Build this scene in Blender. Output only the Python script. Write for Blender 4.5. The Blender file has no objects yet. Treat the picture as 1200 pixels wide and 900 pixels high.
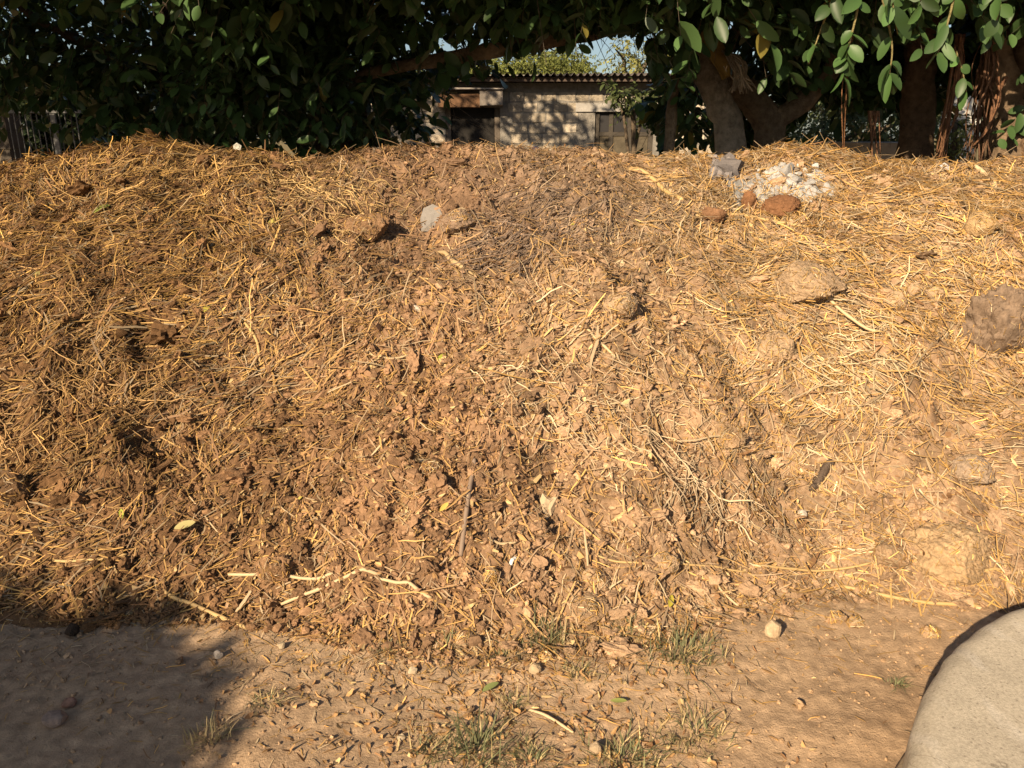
import bpy, math, random
import numpy as np
from mathutils import Vector

# ------------------------------------------------------------------ camera, light, exposure
SC = bpy.context.scene
CAM_H, F_PX, PITCH = 1.6, 924.0, math.atan(290.0 / 924.0)
cam_d = bpy.data.cameras.new('camera')
cam_d.sensor_width = 36.0
cam_d.lens = F_PX / 1200.0 * 36.0
cam_d.clip_start, cam_d.clip_end = 0.05, 3000.0
cam = bpy.data.objects.new('camera', cam_d)
SC.collection.objects.link(cam)
cam.location = (0, 0, CAM_H)
cam.rotation_euler = (math.pi / 2 - PITCH, 0, 0)
SC.camera = cam

SUN_EL = math.radians(28.5)
SUN_H = np.array([-0.54, -0.8417])                 # horizontal direction towards the sun
SUN_V = np.array([SUN_H[0] * math.cos(SUN_EL), SUN_H[1] * math.cos(SUN_EL), math.sin(SUN_EL)])
SUN_STRENGTH, SKY_STRENGTH, EXPOSURE = 5.0, 0.05, 0.92
w = bpy.data.worlds.new('World')
SC.world = w
w.use_nodes = True
nt = w.node_tree
nt.nodes.clear()
sky = nt.nodes.new('ShaderNodeTexSky')
sky.sky_type = 'NISHITA'
sky.sun_disc = False
sky.sun_elevation = SUN_EL
sky.sun_rotation = math.atan2(SUN_H[0], SUN_H[1])
sky.dust_density = 1.2
sky.air_density = 0.95
bg = nt.nodes.new('ShaderNodeBackground')
bg.inputs['Strength'].default_value = SKY_STRENGTH
wo = nt.nodes.new('ShaderNodeOutputWorld')
nt.links.new(sky.outputs[0], bg.inputs[0])
nt.links.new(bg.outputs[0], wo.inputs[0])
sun_d = bpy.data.lights.new('sun', 'SUN')
sun_d.energy = SUN_STRENGTH
sun_d.angle = math.radians(0.5)
sun_d.color = (1.0, 0.79, 0.54)
sun = bpy.data.objects.new('sun', sun_d)
SC.collection.objects.link(sun)
sun.rotation_euler = Vector(SUN_V).to_track_quat('Z', 'Y').to_euler()
sun.location = (-8, -6, 8)
vs = SC.view_settings
vs.view_transform = 'Standard'
vs.look = 'None'
vs.gamma = 1.0
vs.use_curve_mapping = False
vs.exposure = EXPOSURE
SC.cycles.max_bounces = 6
SC.cycles.diffuse_bounces = 3
SC.cycles.transparent_max_bounces = 4
SC.cycles.use_adaptive_sampling = True
SC.cycles.use_denoising = True

rng = np.random.default_rng(7)
random.seed(7)
COL = SC.collection

# ------------------------------------------------------------------ helpers
def clamp01(a):
    return np.clip(a, 0.0, 1.0)

def sstep(a, lo, hi):
    t = clamp01((np.asarray(a, float) - lo) / (hi - lo))
    return t * t * (3 - 2 * t)

def _hash(ix, iy, seed):
    h = (ix.astype(np.int64) * 374761393 + iy.astype(np.int64) * 668265263 + seed * 1442695041) & 0xFFFFFFFF
    h = ((h ^ (h >> 13)) * 1274126177) & 0xFFFFFFFF
    h = (h ^ (h >> 16)) & 0xFFFFFFFF
    return h

def perlin(x, y, seed=0):
    x = np.asarray(x, float); y = np.asarray(y, float)
    ix = np.floor(x); iy = np.floor(y)
    fx = x - ix; fy = y - iy
    ix = ix.astype(np.int64); iy = iy.astype(np.int64)
    def g(dx, dy):
        a = _hash(ix + dx, iy + dy, seed).astype(float) * (2 * math.pi / 4294967296.0)
        return np.cos(a) * (fx - dx) + np.sin(a) * (fy - dy)
    ux = fx * fx * fx * (fx * (fx * 6 - 15) + 10)
    uy = fy * fy * fy * (fy * (fy * 6 - 15) + 10)
    a = g(0, 0) * (1 - ux) + g(1, 0) * ux
    b = g(0, 1) * (1 - ux) + g(1, 1) * ux
    return (a * (1 - uy) + b * uy) * 1.5

def fbm(x, y, seed=0, octv=4, gain=0.5):
    s = 0.0; a = 1.0; f = 1.0
    for i in range(octv):
        s = s + a * perlin(x * f, y * f, seed + i * 17)
        a *= gain; f *= 2.03
    return s

def noise3(p, seed=0):
    return (perlin(p[..., 0] + 0.31 * p[..., 2], p[..., 1] - 0.57 * p[..., 2], seed)
            + perlin(p[..., 1] + 11.3, p[..., 2] + 0.41 * p[..., 0], seed + 5)
            + perlin(p[..., 2] - 7.7, p[..., 0] + 0.37 * p[..., 1], seed + 9)) * 0.6

CP, SP = math.cos(PITCH), math.sin(PITCH)
def ray(px, py):
    u = (px - 600.0) / F_PX; v = -(py - 450.0) / F_PX
    return np.array([u, CP + v * SP, -SP + v * CP])

def at(px, py, Y):
    d = ray(px, py)
    return np.array([0, 0, CAM_H]) + d * (Y / d[1])

def project(P):
    P = np.asarray(P, float)
    q = P - np.array([0, 0, CAM_H])
    z = q[..., 1] * CP - q[..., 2] * SP
    up = q[..., 1] * SP + q[..., 2] * CP
    z = np.where(np.abs(z) < 1e-3, 1e-3, z)
    return 600 + F_PX * q[..., 0] / z, 450 - F_PX * up / z, z

def norm(v):
    return v / np.maximum(np.linalg.norm(v, axis=-1, keepdims=True), 1e-9)

def mesh_obj(name, verts, faces, mat, parent=None, col=None, smooth=False, loc=None):
    """verts (N,3); faces: array (M,k) or list of such arrays"""
    verts = np.ascontiguousarray(np.asarray(verts, float).reshape(-1, 3))
    if not isinstance(faces, (list, tuple)):
        faces = [faces]
    faces = [np.asarray(f, np.int64) for f in faces if len(f)]
    if loc is not None:
        verts = verts - np.asarray(loc, float)
    me = bpy.data.meshes.new(name)
    me.vertices.add(len(verts))
    me.vertices.foreach_set('co', verts.astype(np.float32).ravel())
    loops = np.concatenate([f.ravel() for f in faces])
    sizes = np.concatenate([np.full(len(f), f.shape[1], np.int64) for f in faces])
    starts = np.concatenate([[0], np.cumsum(sizes)[:-1]])
    me.loops.add(len(loops))
    me.loops.foreach_set('vertex_index', loops.astype(np.int32))
    me.polygons.add(len(sizes))
    me.polygons.foreach_set('loop_start', starts.astype(np.int32))
    me.polygons.foreach_set('use_smooth', np.full(len(sizes), smooth, bool))
    me.update(calc_edges=True)
    if col is not None:
        a = me.attributes.new('Col', 'FLOAT_COLOR', 'POINT')
        c = np.ones((len(verts), 4), np.float32)
        c[:, :3] = col
        a.data.foreach_set('color', c.ravel())
    me.validate()
    me.materials.append(mat)
    o = bpy.data.objects.new(name, me)
    COL.objects.link(o)
    if loc is not None:
        o.location = Vector(loc)
    if parent is not None:                               # vertices are given in world coordinates
        o.parent = parent
        base = Vector((0, 0, 0)); a = parent
        while a is not None:
            base += a.location; a = a.parent
        o.location = (Vector(loc) if loc is not None else Vector((0, 0, 0))) - base
    return o

def tag(o, label=None, cat=None, group=None, kind=None):
    if label: o['label'] = label
    if cat: o['category'] = cat
    if group: o['group'] = group
    if kind: o['kind'] = kind
    return o

def thing(name, label, cat, loc=(0, 0, 0), group=None):
    o = bpy.data.objects.new(name, None)
    o.empty_display_size = 0.1
    COL.objects.link(o)
    o.location = Vector(loc)
    return tag(o, label, cat, group)

class MB:
    def __init__(s):
        s.v = []; s.q = []; s.t = []; s.c = []; s.n = 0
    def add(s, v, q=None, t=None, c=None):
        v = np.asarray(v, float).reshape(-1, 3)
        if q is not None and len(q): s.q.append(np.asarray(q, np.int64).reshape(-1, 4) + s.n)
        if t is not None and len(t): s.t.append(np.asarray(t, np.int64).reshape(-1, 3) + s.n)
        cc = np.ones((len(v), 3)) * (np.array([0.5, 0.5, 0.5]) if c is None else np.asarray(c, float))
        s.c.append(cc)
        s.v.append(v); s.n += len(v)
    def box(s, lo, hi, c=None, jit=0.0):
        x0, y0, z0 = lo; x1, y1, z1 = hi
        v = np.array([[x0, y0, z0], [x1, y0, z0], [x1, y1, z0], [x0, y1, z0],
                      [x0, y0, z1], [x1, y0, z1], [x1, y1, z1], [x0, y1, z1]], float)
        if jit: v = v + rng.normal(0, jit, v.shape)
        s.add(v, [[0, 3, 2, 1], [4, 5, 6, 7], [0, 1, 5, 4], [1, 2, 6, 5], [2, 3, 7, 6], [3, 0, 4, 7]], c=c)
    def tube(s, pts, rad, sides=8, c=None, rough=0.0, rs=3.0, seed=0, flat=1.0):
        P = np.asarray(pts, float); n = len(P)
        R = np.broadcast_to(np.asarray(rad, float), (n,))
        T = norm(np.gradient(P, axis=0))
        ref = np.array([0.13, 0.97, 0.2]) if abs(T[0][1]) < 0.8 else np.array([1.0, 0.1, 0.1])
        A = norm(np.cross(T, ref)); B = np.cross(T, A)
        th = np.linspace(0, 2 * math.pi, sides, endpoint=False)
        ring = (A[:, None] * np.cos(th)[None, :, None] + flat * B[:, None] * np.sin(th)[None, :, None])
        V = P[:, None] + ring * R[:, None, None]
        if rough:
            V = V + ring * (noise3(V * rs, seed)[..., None] * rough * R[:, None, None] * 1.2
                            + noise3(V * rs * 3.3, seed + 3)[..., None] * rough * 0.45 * R[:, None, None])
        i = np.arange(n - 1)[:, None] * sides; j = np.arange(sides)[None]
        jn = (j + 1) % sides
        q = np.stack([i + j, i + jn, i + sides + jn, i + sides + j], -1).reshape(-1, 4)
        V = V.reshape(-1, 3)
        V = np.vstack([V, P[0], P[-1]])
        k = n * sides
        t0 = np.stack([np.full(sides, k), (np.arange(sides) + 1) % sides, np.arange(sides)], -1)
        b = (n - 1) * sides
        t1 = np.stack([np.full(sides, k + 1), b + np.arange(sides), b + (np.arange(sides) + 1) % sides], -1)
        s.add(V, q, np.vstack([t0, t1]), c)
    def build(s, name, mat, parent=None, smooth=False, loc=None):
        v = np.vstack(s.v); fs = []
        if s.q: fs.append(np.vstack(s.q))
        if s.t: fs.append(np.vstack(s.t))
        return mesh_obj(name, v, fs, mat, parent, np.vstack(s.c), smooth, loc)

def spline(pts, n=24):
    P = np.asarray(pts, float)
    if len(P) == 2:
        t = np.linspace(0, 1, n)[:, None]
        return P[0] * (1 - t) + P[1] * t
    P = np.vstack([2 * P[0] - P[1], P, 2 * P[-1] - P[-2]])
    m = len(P) - 3; out = []
    for u in np.linspace(0, m - 1e-6, n):
        k = int(u); t = u - k
        a, b, c, d = P[k:k + 4]
        out.append(0.5 * (2 * b + (c - a) * t + (2 * a - 5 * b + 4 * c - d) * t * t + (3 * b - a - 3 * c + d) * t ** 3))
    return np.array(out)

# ------------------------------------------------------------------ materials
def mat_col(name, rough=0.9, nscale=0, nlo=0.8, nhi=1.2, bump=0.0, bscale=60, spec=0.2, transl=0.0, coat=0.0, detail=6):
    """surface whose own colour is stored per point in Col, varied by a noise, with bump"""
    m = bpy.data.materials.new(name); m.use_nodes = True
    n = m.node_tree; n.nodes.clear(); L = n.links
    out = n.nodes.new('ShaderNodeOutputMaterial')
    b = n.nodes.new('ShaderNodeBsdfPrincipled')
    b.inputs['Roughness'].default_value = rough
    b.inputs['Specular IOR Level'].default_value = spec
    at_ = n.nodes.new('ShaderNodeAttribute'); at_.attribute_name = 'Col'
    csock = at_.outputs['Color']
    tc = n.nodes.new('ShaderNodeNewGeometry')
    if nscale:
        nz = n.nodes.new('ShaderNodeTexNoise'); nz.inputs['Scale'].default_value = nscale
        nz.inputs['Detail'].default_value = detail; nz.inputs['Roughness'].default_value = 0.65
        L.new(tc.outputs['Position'], nz.inputs['Vector'])
        mr = n.nodes.new('ShaderNodeMapRange')
        mr.inputs[1].default_value = 0.3; mr.inputs[2].default_value = 0.7
        mr.inputs[3].default_value = nlo; mr.inputs[4].default_value = nhi
        L.new(nz.outputs['Fac'], mr.inputs[0])
        vm = n.nodes.new('ShaderNodeVectorMath'); vm.operation = 'SCALE'
        L.new(csock, vm.inputs[0]); L.new(mr.outputs[0], vm.inputs['Scale'])
        csock = vm.outputs[0]
    L.new(csock, b.inputs['Base Color'])
    if bump:
        nb = n.nodes.new('ShaderNodeTexNoise'); nb.inputs['Scale'].default_value = bscale
        nb.inputs['Detail'].default_value = 8; nb.inputs['Roughness'].default_value = 0.7
        L.new(tc.outputs['Position'], nb.inputs['Vector'])
        bp = n.nodes.new('ShaderNodeBump'); bp.inputs['Strength'].default_value = bump
        bp.inputs['Distance'].default_value = 1.0 / bscale
        L.new(nb.outputs['Fac'], bp.inputs['Height'])
        L.new(bp.outputs[0], b.inputs['Normal'])
    if transl > 0:
        tr = n.nodes.new('ShaderNodeBsdfTranslucent')
        L.new(csock, tr.inputs['Color'])
        mx = n.nodes.new('ShaderNodeMixShader'); mx.inputs[0].default_value = transl
        L.new(b.outputs[0], mx.inputs[1]); L.new(tr.outputs[0], mx.inputs[2])
        L.new(mx.outputs[0], out.inputs[0])
    else:
        L.new(b.outputs[0], out.inputs[0])
    return m

M_HEAP = mat_col('manure', 0.95, 45, 0.6, 1.35, 0.9, 90, 0.1)
M_GROUND = mat_col('dry_dirt', 0.95, 22, 0.75, 1.22, 0.7, 110, 0.1)
M_STRAW = mat_col('straw', 0.6, 0, spec=0.3, transl=0.12)
M_CHIP = mat_col('dry_leaf', 0.75, 0, spec=0.2, transl=0.15)
M_CRUMB = mat_col('crumbs', 0.95, 120, 0.7, 1.3, 0.8, 300, 0.1)
M_CLOD = mat_col('dry_dung', 0.95, 60, 0.75, 1.2, 0.9, 130, 0.1)
M_STONE = mat_col('stone', 0.85, 70, 0.8, 1.15, 0.5, 160, 0.2)
M_LEAF = mat_col('broad_leaf', 0.45, 0, spec=0.32, transl=0.18)
M_FARLEAF = mat_col('far_leaf', 0.6, 0, spec=0.25, transl=0.3)
M_BARK = mat_col('bark', 0.9, 18, 0.55, 1.4, 1.0, 34, 0.1)
M_WOOD = mat_col('weathered_wood', 0.85, 9, 0.7, 1.3, 0.5, 60, 0.15)
M_BLOCK = mat_col('stone_block', 0.95, 12, 0.68, 1.25, 0.8, 45, 0.1)
M_CONC = mat_col('concrete', 0.95, 150, 0.72, 1.18, 0.5, 260, 0.1)
def crack_marks(m):
    """hairline cracks and dark pits as colour of the worn cement skin"""
    n = m.node_tree; L = n.links
    b = next(k for k in n.nodes if k.type == 'BSDF_PRINCIPLED'); src = b.inputs['Base Color'].links[0].from_socket
    geo = n.nodes.new('ShaderNodeNewGeometry')
    nz = n.nodes.new('ShaderNodeTexNoise'); nz.inputs['Scale'].default_value = 5; nz.inputs['Detail'].default_value = 7
    L.new(geo.outputs['Position'], nz.inputs['Vector'])
    ad = n.nodes.new('ShaderNodeMixRGB'); ad.blend_type = 'ADD'; ad.inputs[0].default_value = 0.35
    L.new(geo.outputs['Position'], ad.inputs[1]); L.new(nz.outputs['Color'], ad.inputs[2])
    vo = n.nodes.new('ShaderNodeTexVoronoi'); vo.feature = 'DISTANCE_TO_EDGE'; vo.inputs['Scale'].default_value = 3.2
    L.new(ad.outputs[0], vo.inputs['Vector'])
    r1 = n.nodes.new('ShaderNodeMapRange'); r1.inputs[1].default_value = 0.0; r1.inputs[2].default_value = 0.012; r1.inputs[3].default_value = 1; r1.inputs[4].default_value = 0
    L.new(vo.outputs['Distance'], r1.inputs[0])
    mk = n.nodes.new('ShaderNodeTexNoise'); mk.inputs['Scale'].default_value = 2.6
    L.new(geo.outputs['Position'], mk.inputs['Vector'])
    r2 = n.nodes.new('ShaderNodeMapRange'); r2.inputs[1].default_value = 0.5; r2.inputs[2].default_value = 0.62
    L.new(mk.outputs['Fac'], r2.inputs[0])
    mu = n.nodes.new('ShaderNodeMath'); mu.operation = 'MULTIPLY'; L.new(r1.outputs[0], mu.inputs[0]); L.new(r2.outputs[0], mu.inputs[1])
    pv = n.nodes.new('ShaderNodeTexVoronoi'); pv.inputs['Scale'].default_value = 60
    L.new(geo.outputs['Position'], pv.inputs['Vector'])
    r3 = n.nodes.new('ShaderNodeMapRange'); r3.inputs[1].default_value = 0.10; r3.inputs[2].default_value = 0.22; r3.inputs[3].default_value = 0.8; r3.inputs[4].default_value = 0
    L.new(pv.outputs['Distance'], r3.inputs[0])
    mx_ = n.nodes.new('ShaderNodeMath'); mx_.operation = 'MAXIMUM'; L.new(mu.outputs[0], mx_.inputs[0]); L.new(r3.outputs[0], mx_.inputs[1])
    sc = n.nodes.new('ShaderNodeMath'); sc.operation = 'MULTIPLY'; sc.inputs[1].default_value = 0.6; L.new(mx_.outputs[0], sc.inputs[0])
    mix = n.nodes.new('ShaderNodeMixRGB'); L.new(sc.outputs[0], mix.inputs[0]); L.new(src, mix.inputs[1]); mix.inputs[2].default_value = (0.13, 0.105, 0.08, 1)
    L.new(mix.outputs[0], b.inputs['Base Color'])
crack_marks(M_CONC)
M_METAL = mat_col('painted_metal', 0.5, 10, 0.75, 1.2, 0.2, 60, 0.4)
M_TIN = mat_col('corrugated_tin', 0.55, 6, 0.6, 1.3, 0.2, 30, 0.4)
M_GRASS = mat_col('grass', 0.6, 0, spec=0.2, transl=0.25)
M_PAPER = mat_col('paper', 0.8, 60, 0.85, 1.1, 0.3, 100, 0.2, 0.15)
M_PLASTIC = mat_col('plastic', 0.45, 0, spec=0.4)
M_ASH = mat_col('lime', 0.95, 90, 0.8, 1.1, 0.8, 160, 0.1)
M_PLASTER = mat_col('plaster', 0.9, 6, 0.75, 1.15, 0.4, 60, 0.1)

# ------------------------------------------------------------------ the heap as a height field
YC = 4.9
def foot(x):
    xs = np.array([-12, -3.5, -1.9, -1.0, -0.45, 0.0, 0.45, 0.8, 1.2, 2.2, 3.5, 12])
    ys = np.array([2.7, 2.55, 2.48, 2.36, 2.24, 2.22, 2.26, 2.42, 2.52, 2.5, 2.6, 2.8])
    return np.interp(x, xs, ys) + 0.05 * perlin(np.asarray(x) * 1.9, np.asarray(x) * 0 + 3.3, 41)

def crest_h(x):
    xs = np.array([-12, -6, -3.3, -2.7, -2.15, -1.85, -1.5, -0.6, 0.3, 0.8, 1.3, 1.65, 2.1, 3.2, 6, 12])
    hs = np.array([0.2, 1.42, 1.43, 1.45, 1.525, 1.47, 1.48, 1.505, 1.48, 1.44, 1.455, 1.52, 1.46, 1.455, 1.42, 0.2])
    return np.interp(x, xs, hs)

BUMPS = []                                             # (x, y, radius, height)
def heap_base(x, y):
    x = np.asarray(x, float); y = np.asarray(y, float)
    f = foot(x); c = YC + 0.12 * perlin(x * 0.9, x * 0 + 8.1, 43)
    t = (y - f) / (c - f)
    tt = clamp01(t)
    prof = 0.42 * tt + 0.58 * np.sin(tt * math.pi / 2) ** 1.05
    back = clamp01((y - c) / 1.75)
    z = crest_h(x) * np.where(t <= 1, prof, 1 - back * back * (3 - 2 * back) * 1.12)
    z = np.where(t < 0, t * 0.5, z)
    return z, t

def heap(x, y, fine=True):
    z, t = heap_base(x, y)
    amp = sstep(t, -0.02, 0.2) * (0.28 + 0.72 * sstep(1.2 - t, 0.0, 0.5))
    n = 0.12 * perlin(x * 1.15 + 3, y * 1.15, 1) + 0.055 * perlin(x * 2.9, y * 2.9 + 5, 2)
    n = n + 0.05 * (0.5 - np.abs(perlin(x * 5.1, y * 5.1, 3))) - 0.02
    z = z + amp * n
    for bx, by, br, bh in BUMPS:
        d2 = ((x - bx) ** 2 + (y - by) ** 2) / (br * br)
        z = z + bh * np.exp(-d2 * d2 * 0.9 - d2 * 0.3)
    if fine:
        a2 = sstep(t, -0.04, 0.06)
        z = z + a2 * (0.033 * perlin(x * 10.5, y * 10.5, 4) + 0.020 * perlin(x * 23, y * 23, 6)
                      + 0.011 * (0.4 - np.abs(perlin(x * 41, y * 41, 7))) + 0.005 * perlin(x * 83, y * 83, 8))
    return z

def ground_h(x, y):
    x = np.asarray(x, float); y = np.asarray(y, float)
    near = np.exp(-((x / 4.5) ** 4)) * np.exp(-(((y - 1.5) / 4.0) ** 4))
    return near * (0.016 * perlin(x * 2.2, y * 2.2, 21) + 0.006 * perlin(x * 9, y * 9, 22)
                   + 0.0014 * perlin(x * 19 + 2 * perlin(x * 5, y * 5, 27), y * 21, 23) + 0.0045 * np.maximum(perlin(x * 31, y * 33, 24), 0.05) + 0.003 * np.maximum(perlin(x * 52, y * 55, 26), 0.1) + 0.002 * perlin(x * 60, y * 70, 25))

def surf(x, y):
    return np.maximum(heap(x, y), ground_h(x, y))

def surf_n(x, y, e=0.03):
    f = lambda a, b: np.maximum(heap(a, b, False), ground_h(a, b))
    dx = (f(x + e, y) - f(x - e, y)) / (2 * e); dy = (f(x, y + e) - f(x, y - e)) / (2 * e)
    return norm(np.stack([-dx, -dy, np.ones_like(dx)], -1))

def hit(px, py, fine=True):
    d = ray(px, py)
    s = np.linspace(1.3, 9.0, 3000)
    P = np.array([0, 0, CAM_H]) + d * (s[:, None] / d[1])
    z = np.maximum(heap(P[:, 0], P[:, 1], fine), ground_h(P[:, 0], P[:, 1]))
    k = np.nonzero(P[:, 2] <= z)[0]
    if not len(k):
        return P[int((YC - 1.3) / 7.7 * 3000)]
    p = P[k[0]].copy(); p[2] = z[k[0]]
    return p

def patch(px, py, r):
    p = hit(px, py, False)
    q = np.linalg.norm(p - np.array([0, 0, CAM_H]))
    return p[0], p[1], r * q / F_PX

for px, py, r, h in [(95, 445, 105, 0.10), (225, 235, 90, 0.07), (60, 300, 80, 0.05), (180, 395, 26, -0.13),
                     (185, 505, 34, -0.10), (330, 240, 60, 0.05), (540, 255, 50, 0.05), (480, 290, 60, -0.05),
                     (950, 335, 52, 0.075), (905, 405, 45, 0.05), (845, 510, 55, 0.05), (1165, 370, 60, 0.08),
                     (1110, 640, 75, 0.06), (1040, 645, 40, 0.04), (985, 395, 40, -0.05), (1100, 250, 70, 0.05),
                     (690, 345, 60, 0.045), (650, 250, 70, 0.03), (330, 660, 40, 0.035), (60, 640, 80, 0.06),
                     (250, 430, 60, -0.05), (420, 430, 70, 0.03), (1120, 465, 60, -0.05), (880, 255, 60, -0.02)]:
    x, y, rw = patch(px, py, r)
    BUMPS.append((x, y, rw, h))

def region(x, y):
    """how pale, how straw-covered, how grey the heap is coloured at a place"""
    _, t = heap_base(x, y)
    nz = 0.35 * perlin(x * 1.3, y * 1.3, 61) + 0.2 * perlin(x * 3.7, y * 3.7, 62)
    pale = clamp01(sstep(x + 0.45 * nz, -1.9, 0.7) * 0.8 + 0.25 * nz)           # browner left, with some soft shade put into the colour; right dry and dusty
    grey = np.exp(-(((x - 0.05) / 1.0) ** 2 + ((y - 4.35) / 0.62) ** 2)) * clamp01(0.8 + nz)
    straw = clamp01(0.5 + 0.75 * sstep(np.abs(x + 0.1) + 0.2 * nz, 0.55, 1.6) * sstep(t, 0.15, 0.5) + 1.1 * nz - 0.25 * np.exp(-((x / 0.9) ** 2)))
    chips = np.exp(-((x + 0.35) / 1.1) ** 2) * sstep(0.75 - t, 0, 0.4)
    return t, pale, grey, straw, chips

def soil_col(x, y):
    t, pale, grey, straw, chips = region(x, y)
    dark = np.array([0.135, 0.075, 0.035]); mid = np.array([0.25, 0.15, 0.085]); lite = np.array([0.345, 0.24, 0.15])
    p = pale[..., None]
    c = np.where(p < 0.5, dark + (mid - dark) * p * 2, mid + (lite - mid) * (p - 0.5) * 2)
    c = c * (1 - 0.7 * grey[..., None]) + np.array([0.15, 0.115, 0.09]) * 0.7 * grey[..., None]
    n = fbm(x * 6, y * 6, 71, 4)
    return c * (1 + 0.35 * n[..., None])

# ------------------------------------------------------------------ ground
def grow(a0, a1, fine, far, g=1.18):
    xs = list(np.arange(a0, a1, fine)); d = fine; x = a1; hi = []
    while x < far: hi.append(x); d *= g; x += d
    lo = []; d = fine; x = a0
    while x > -far: d *= g; x -= d; lo.append(x)
    return np.array(lo[::-1] + xs + hi + [far])
gx = grow(-2.1, 2.1, 0.011, 900); gy = grow(1.45, 2.75, 0.011, 900)
X, Y = np.meshgrid(gx, gy)
Z = ground_h(X, Y)
wet = fbm(X * 1.1, Y * 1.1, 81, 4)
gc = np.array([0.41, 0.29, 0.182]) * (1 + 0.16 * wet[..., None])
red = 0.6 * clamp01(0.5 + perlin(X * 0.9, Y * 0.9, 88))[..., None]
gc = gc * (1 - 0.25 * red) + np.array([0.36, 0.20, 0.10]) * 0.25 * red
fine_n = fbm(X * 30, Y * 30, 83, 3)
gc = gc * (1 + 0.22 * fine_n[..., None])
far_f = sstep(np.hypot(X, Y), 7, 20)[..., None]
gc = gc * (1 - far_f) + np.array([0.2, 0.16, 0.08]) * far_f
def grid_faces(ny, nx):
    i = np.arange(ny - 1)[:, None] * nx + np.arange(nx - 1)[None]
    return np.stack([i, i + 1, i + nx + 1, i + nx], -1).reshape(-1, 4)
o = mesh_obj('ground', np.stack([X, Y, Z], -1), grid_faces(len(gy), len(gx)), M_GROUND, None, gc.reshape(-1, 3), True)
tag(o, 'bare trodden brown earth in front of the manure heap', 'ground', kind='structure')

# ------------------------------------------------------------------ manure heap
hx = np.concatenate([np.arange(-9, -4.2, 0.06), np.arange(-4.2, 4.2, 0.0095), np.arange(4.2, 9.01, 0.06)])
hy = np.concatenate([np.arange(2.0, 5.3, 0.0095), np.arange(5.3, 7.0, 0.04)])
X, Y = np.meshgrid(hx, hy)
Z = heap(X, Y)
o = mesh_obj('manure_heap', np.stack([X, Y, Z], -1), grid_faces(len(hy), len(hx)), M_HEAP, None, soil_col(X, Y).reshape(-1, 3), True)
tag(o, 'long sloping heap of dry brown manure mixed with straw, filling the view', 'manure heap')

# ------------------------------------------------------------------ loose cover on the heap: straw, chips, crumbs
def straw_mesh(name, P, D, N, L, W, bend, C, mat, label, cat):
    n = len(P)
    S = norm(np.cross(D, N)); N2 = np.cross(S, D)
    s = np.array([-0.5, -0.17, 0.17, 0.5])
    kink = rng.normal(0, 1, (n, 1)) * 0.018
    cl = (P[:, None] + D[:, None] * (L[:, None, None] * s[None, :, None])
          + N2[:, None] * ((0.25 - s ** 2)[None, :, None] * (bend[:, 0] * L)[:, None, None])
          + S[:, None] * ((0.25 - s ** 2)[None, :, None] * (bend[:, 1] * L)[:, None, None])
          + S[:, None] * (np.array([0, 1, -1, 0])[None, :, None] * (kink * L[:, None])[:, :, None]))
    th = np.array([0.5, 2.6, 4.7])
    off = (S[:, None] * np.cos(th)[None, :, None] + 0.7 * N2[:, None] * np.sin(th)[None, :, None]) * (W / 2)[:, None, None]
    taper = np.array([0.75, 1.0, 1.0, 0.6])
    V = cl[:, :, None] + off[:, None] * taper[None, :, None, None]           # n,4,3,3
    base = (np.arange(n) * 12)[:, None, None]
    i = np.arange(3)[None, :, None] * 3; j = np.arange(3)[None, None]; jn = (j + 1) % 3
    q = np.stack([base + i + j, base + i + jn, base + i + 3 + jn, base + i + 3 + j], -1).reshape(-1, 4)
    CC = np.repeat(C, 12, 0)
    o = mesh_obj(name, V.reshape(-1, 3), q, mat, None, CC, False)
    return tag(o, label, cat, kind='stuff')

def scatter(n, xlo=-3.9, xhi=3.9, thi=1.12, tlo=-0.03):
    """places on the heap, even over its surface, thinning out beyond what lies near"""
    x = rng.uniform(xlo, xhi, n); t = rng.uniform(tlo, thi, n)
    f = foot(x); y = f + t * (YC - f)
    return x, y

def straw_cols(n, pale, grey, x):
    gold = np.array([0.55, 0.335, 0.105]); brown = np.array([0.20, 0.11, 0.05]); palec = np.array([0.47, 0.365, 0.225]); gr = np.array([0.24, 0.185, 0.135])
    r = rng.random(n)
    k = pale[:, None]
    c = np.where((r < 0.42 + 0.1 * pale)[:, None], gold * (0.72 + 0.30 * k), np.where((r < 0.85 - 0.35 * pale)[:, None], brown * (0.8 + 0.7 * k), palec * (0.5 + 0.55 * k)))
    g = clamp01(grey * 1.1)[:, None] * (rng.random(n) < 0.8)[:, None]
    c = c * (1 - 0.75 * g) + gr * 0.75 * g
    return c * np.exp(rng.normal(-0.05, 0.34, n))[:, None]

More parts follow.
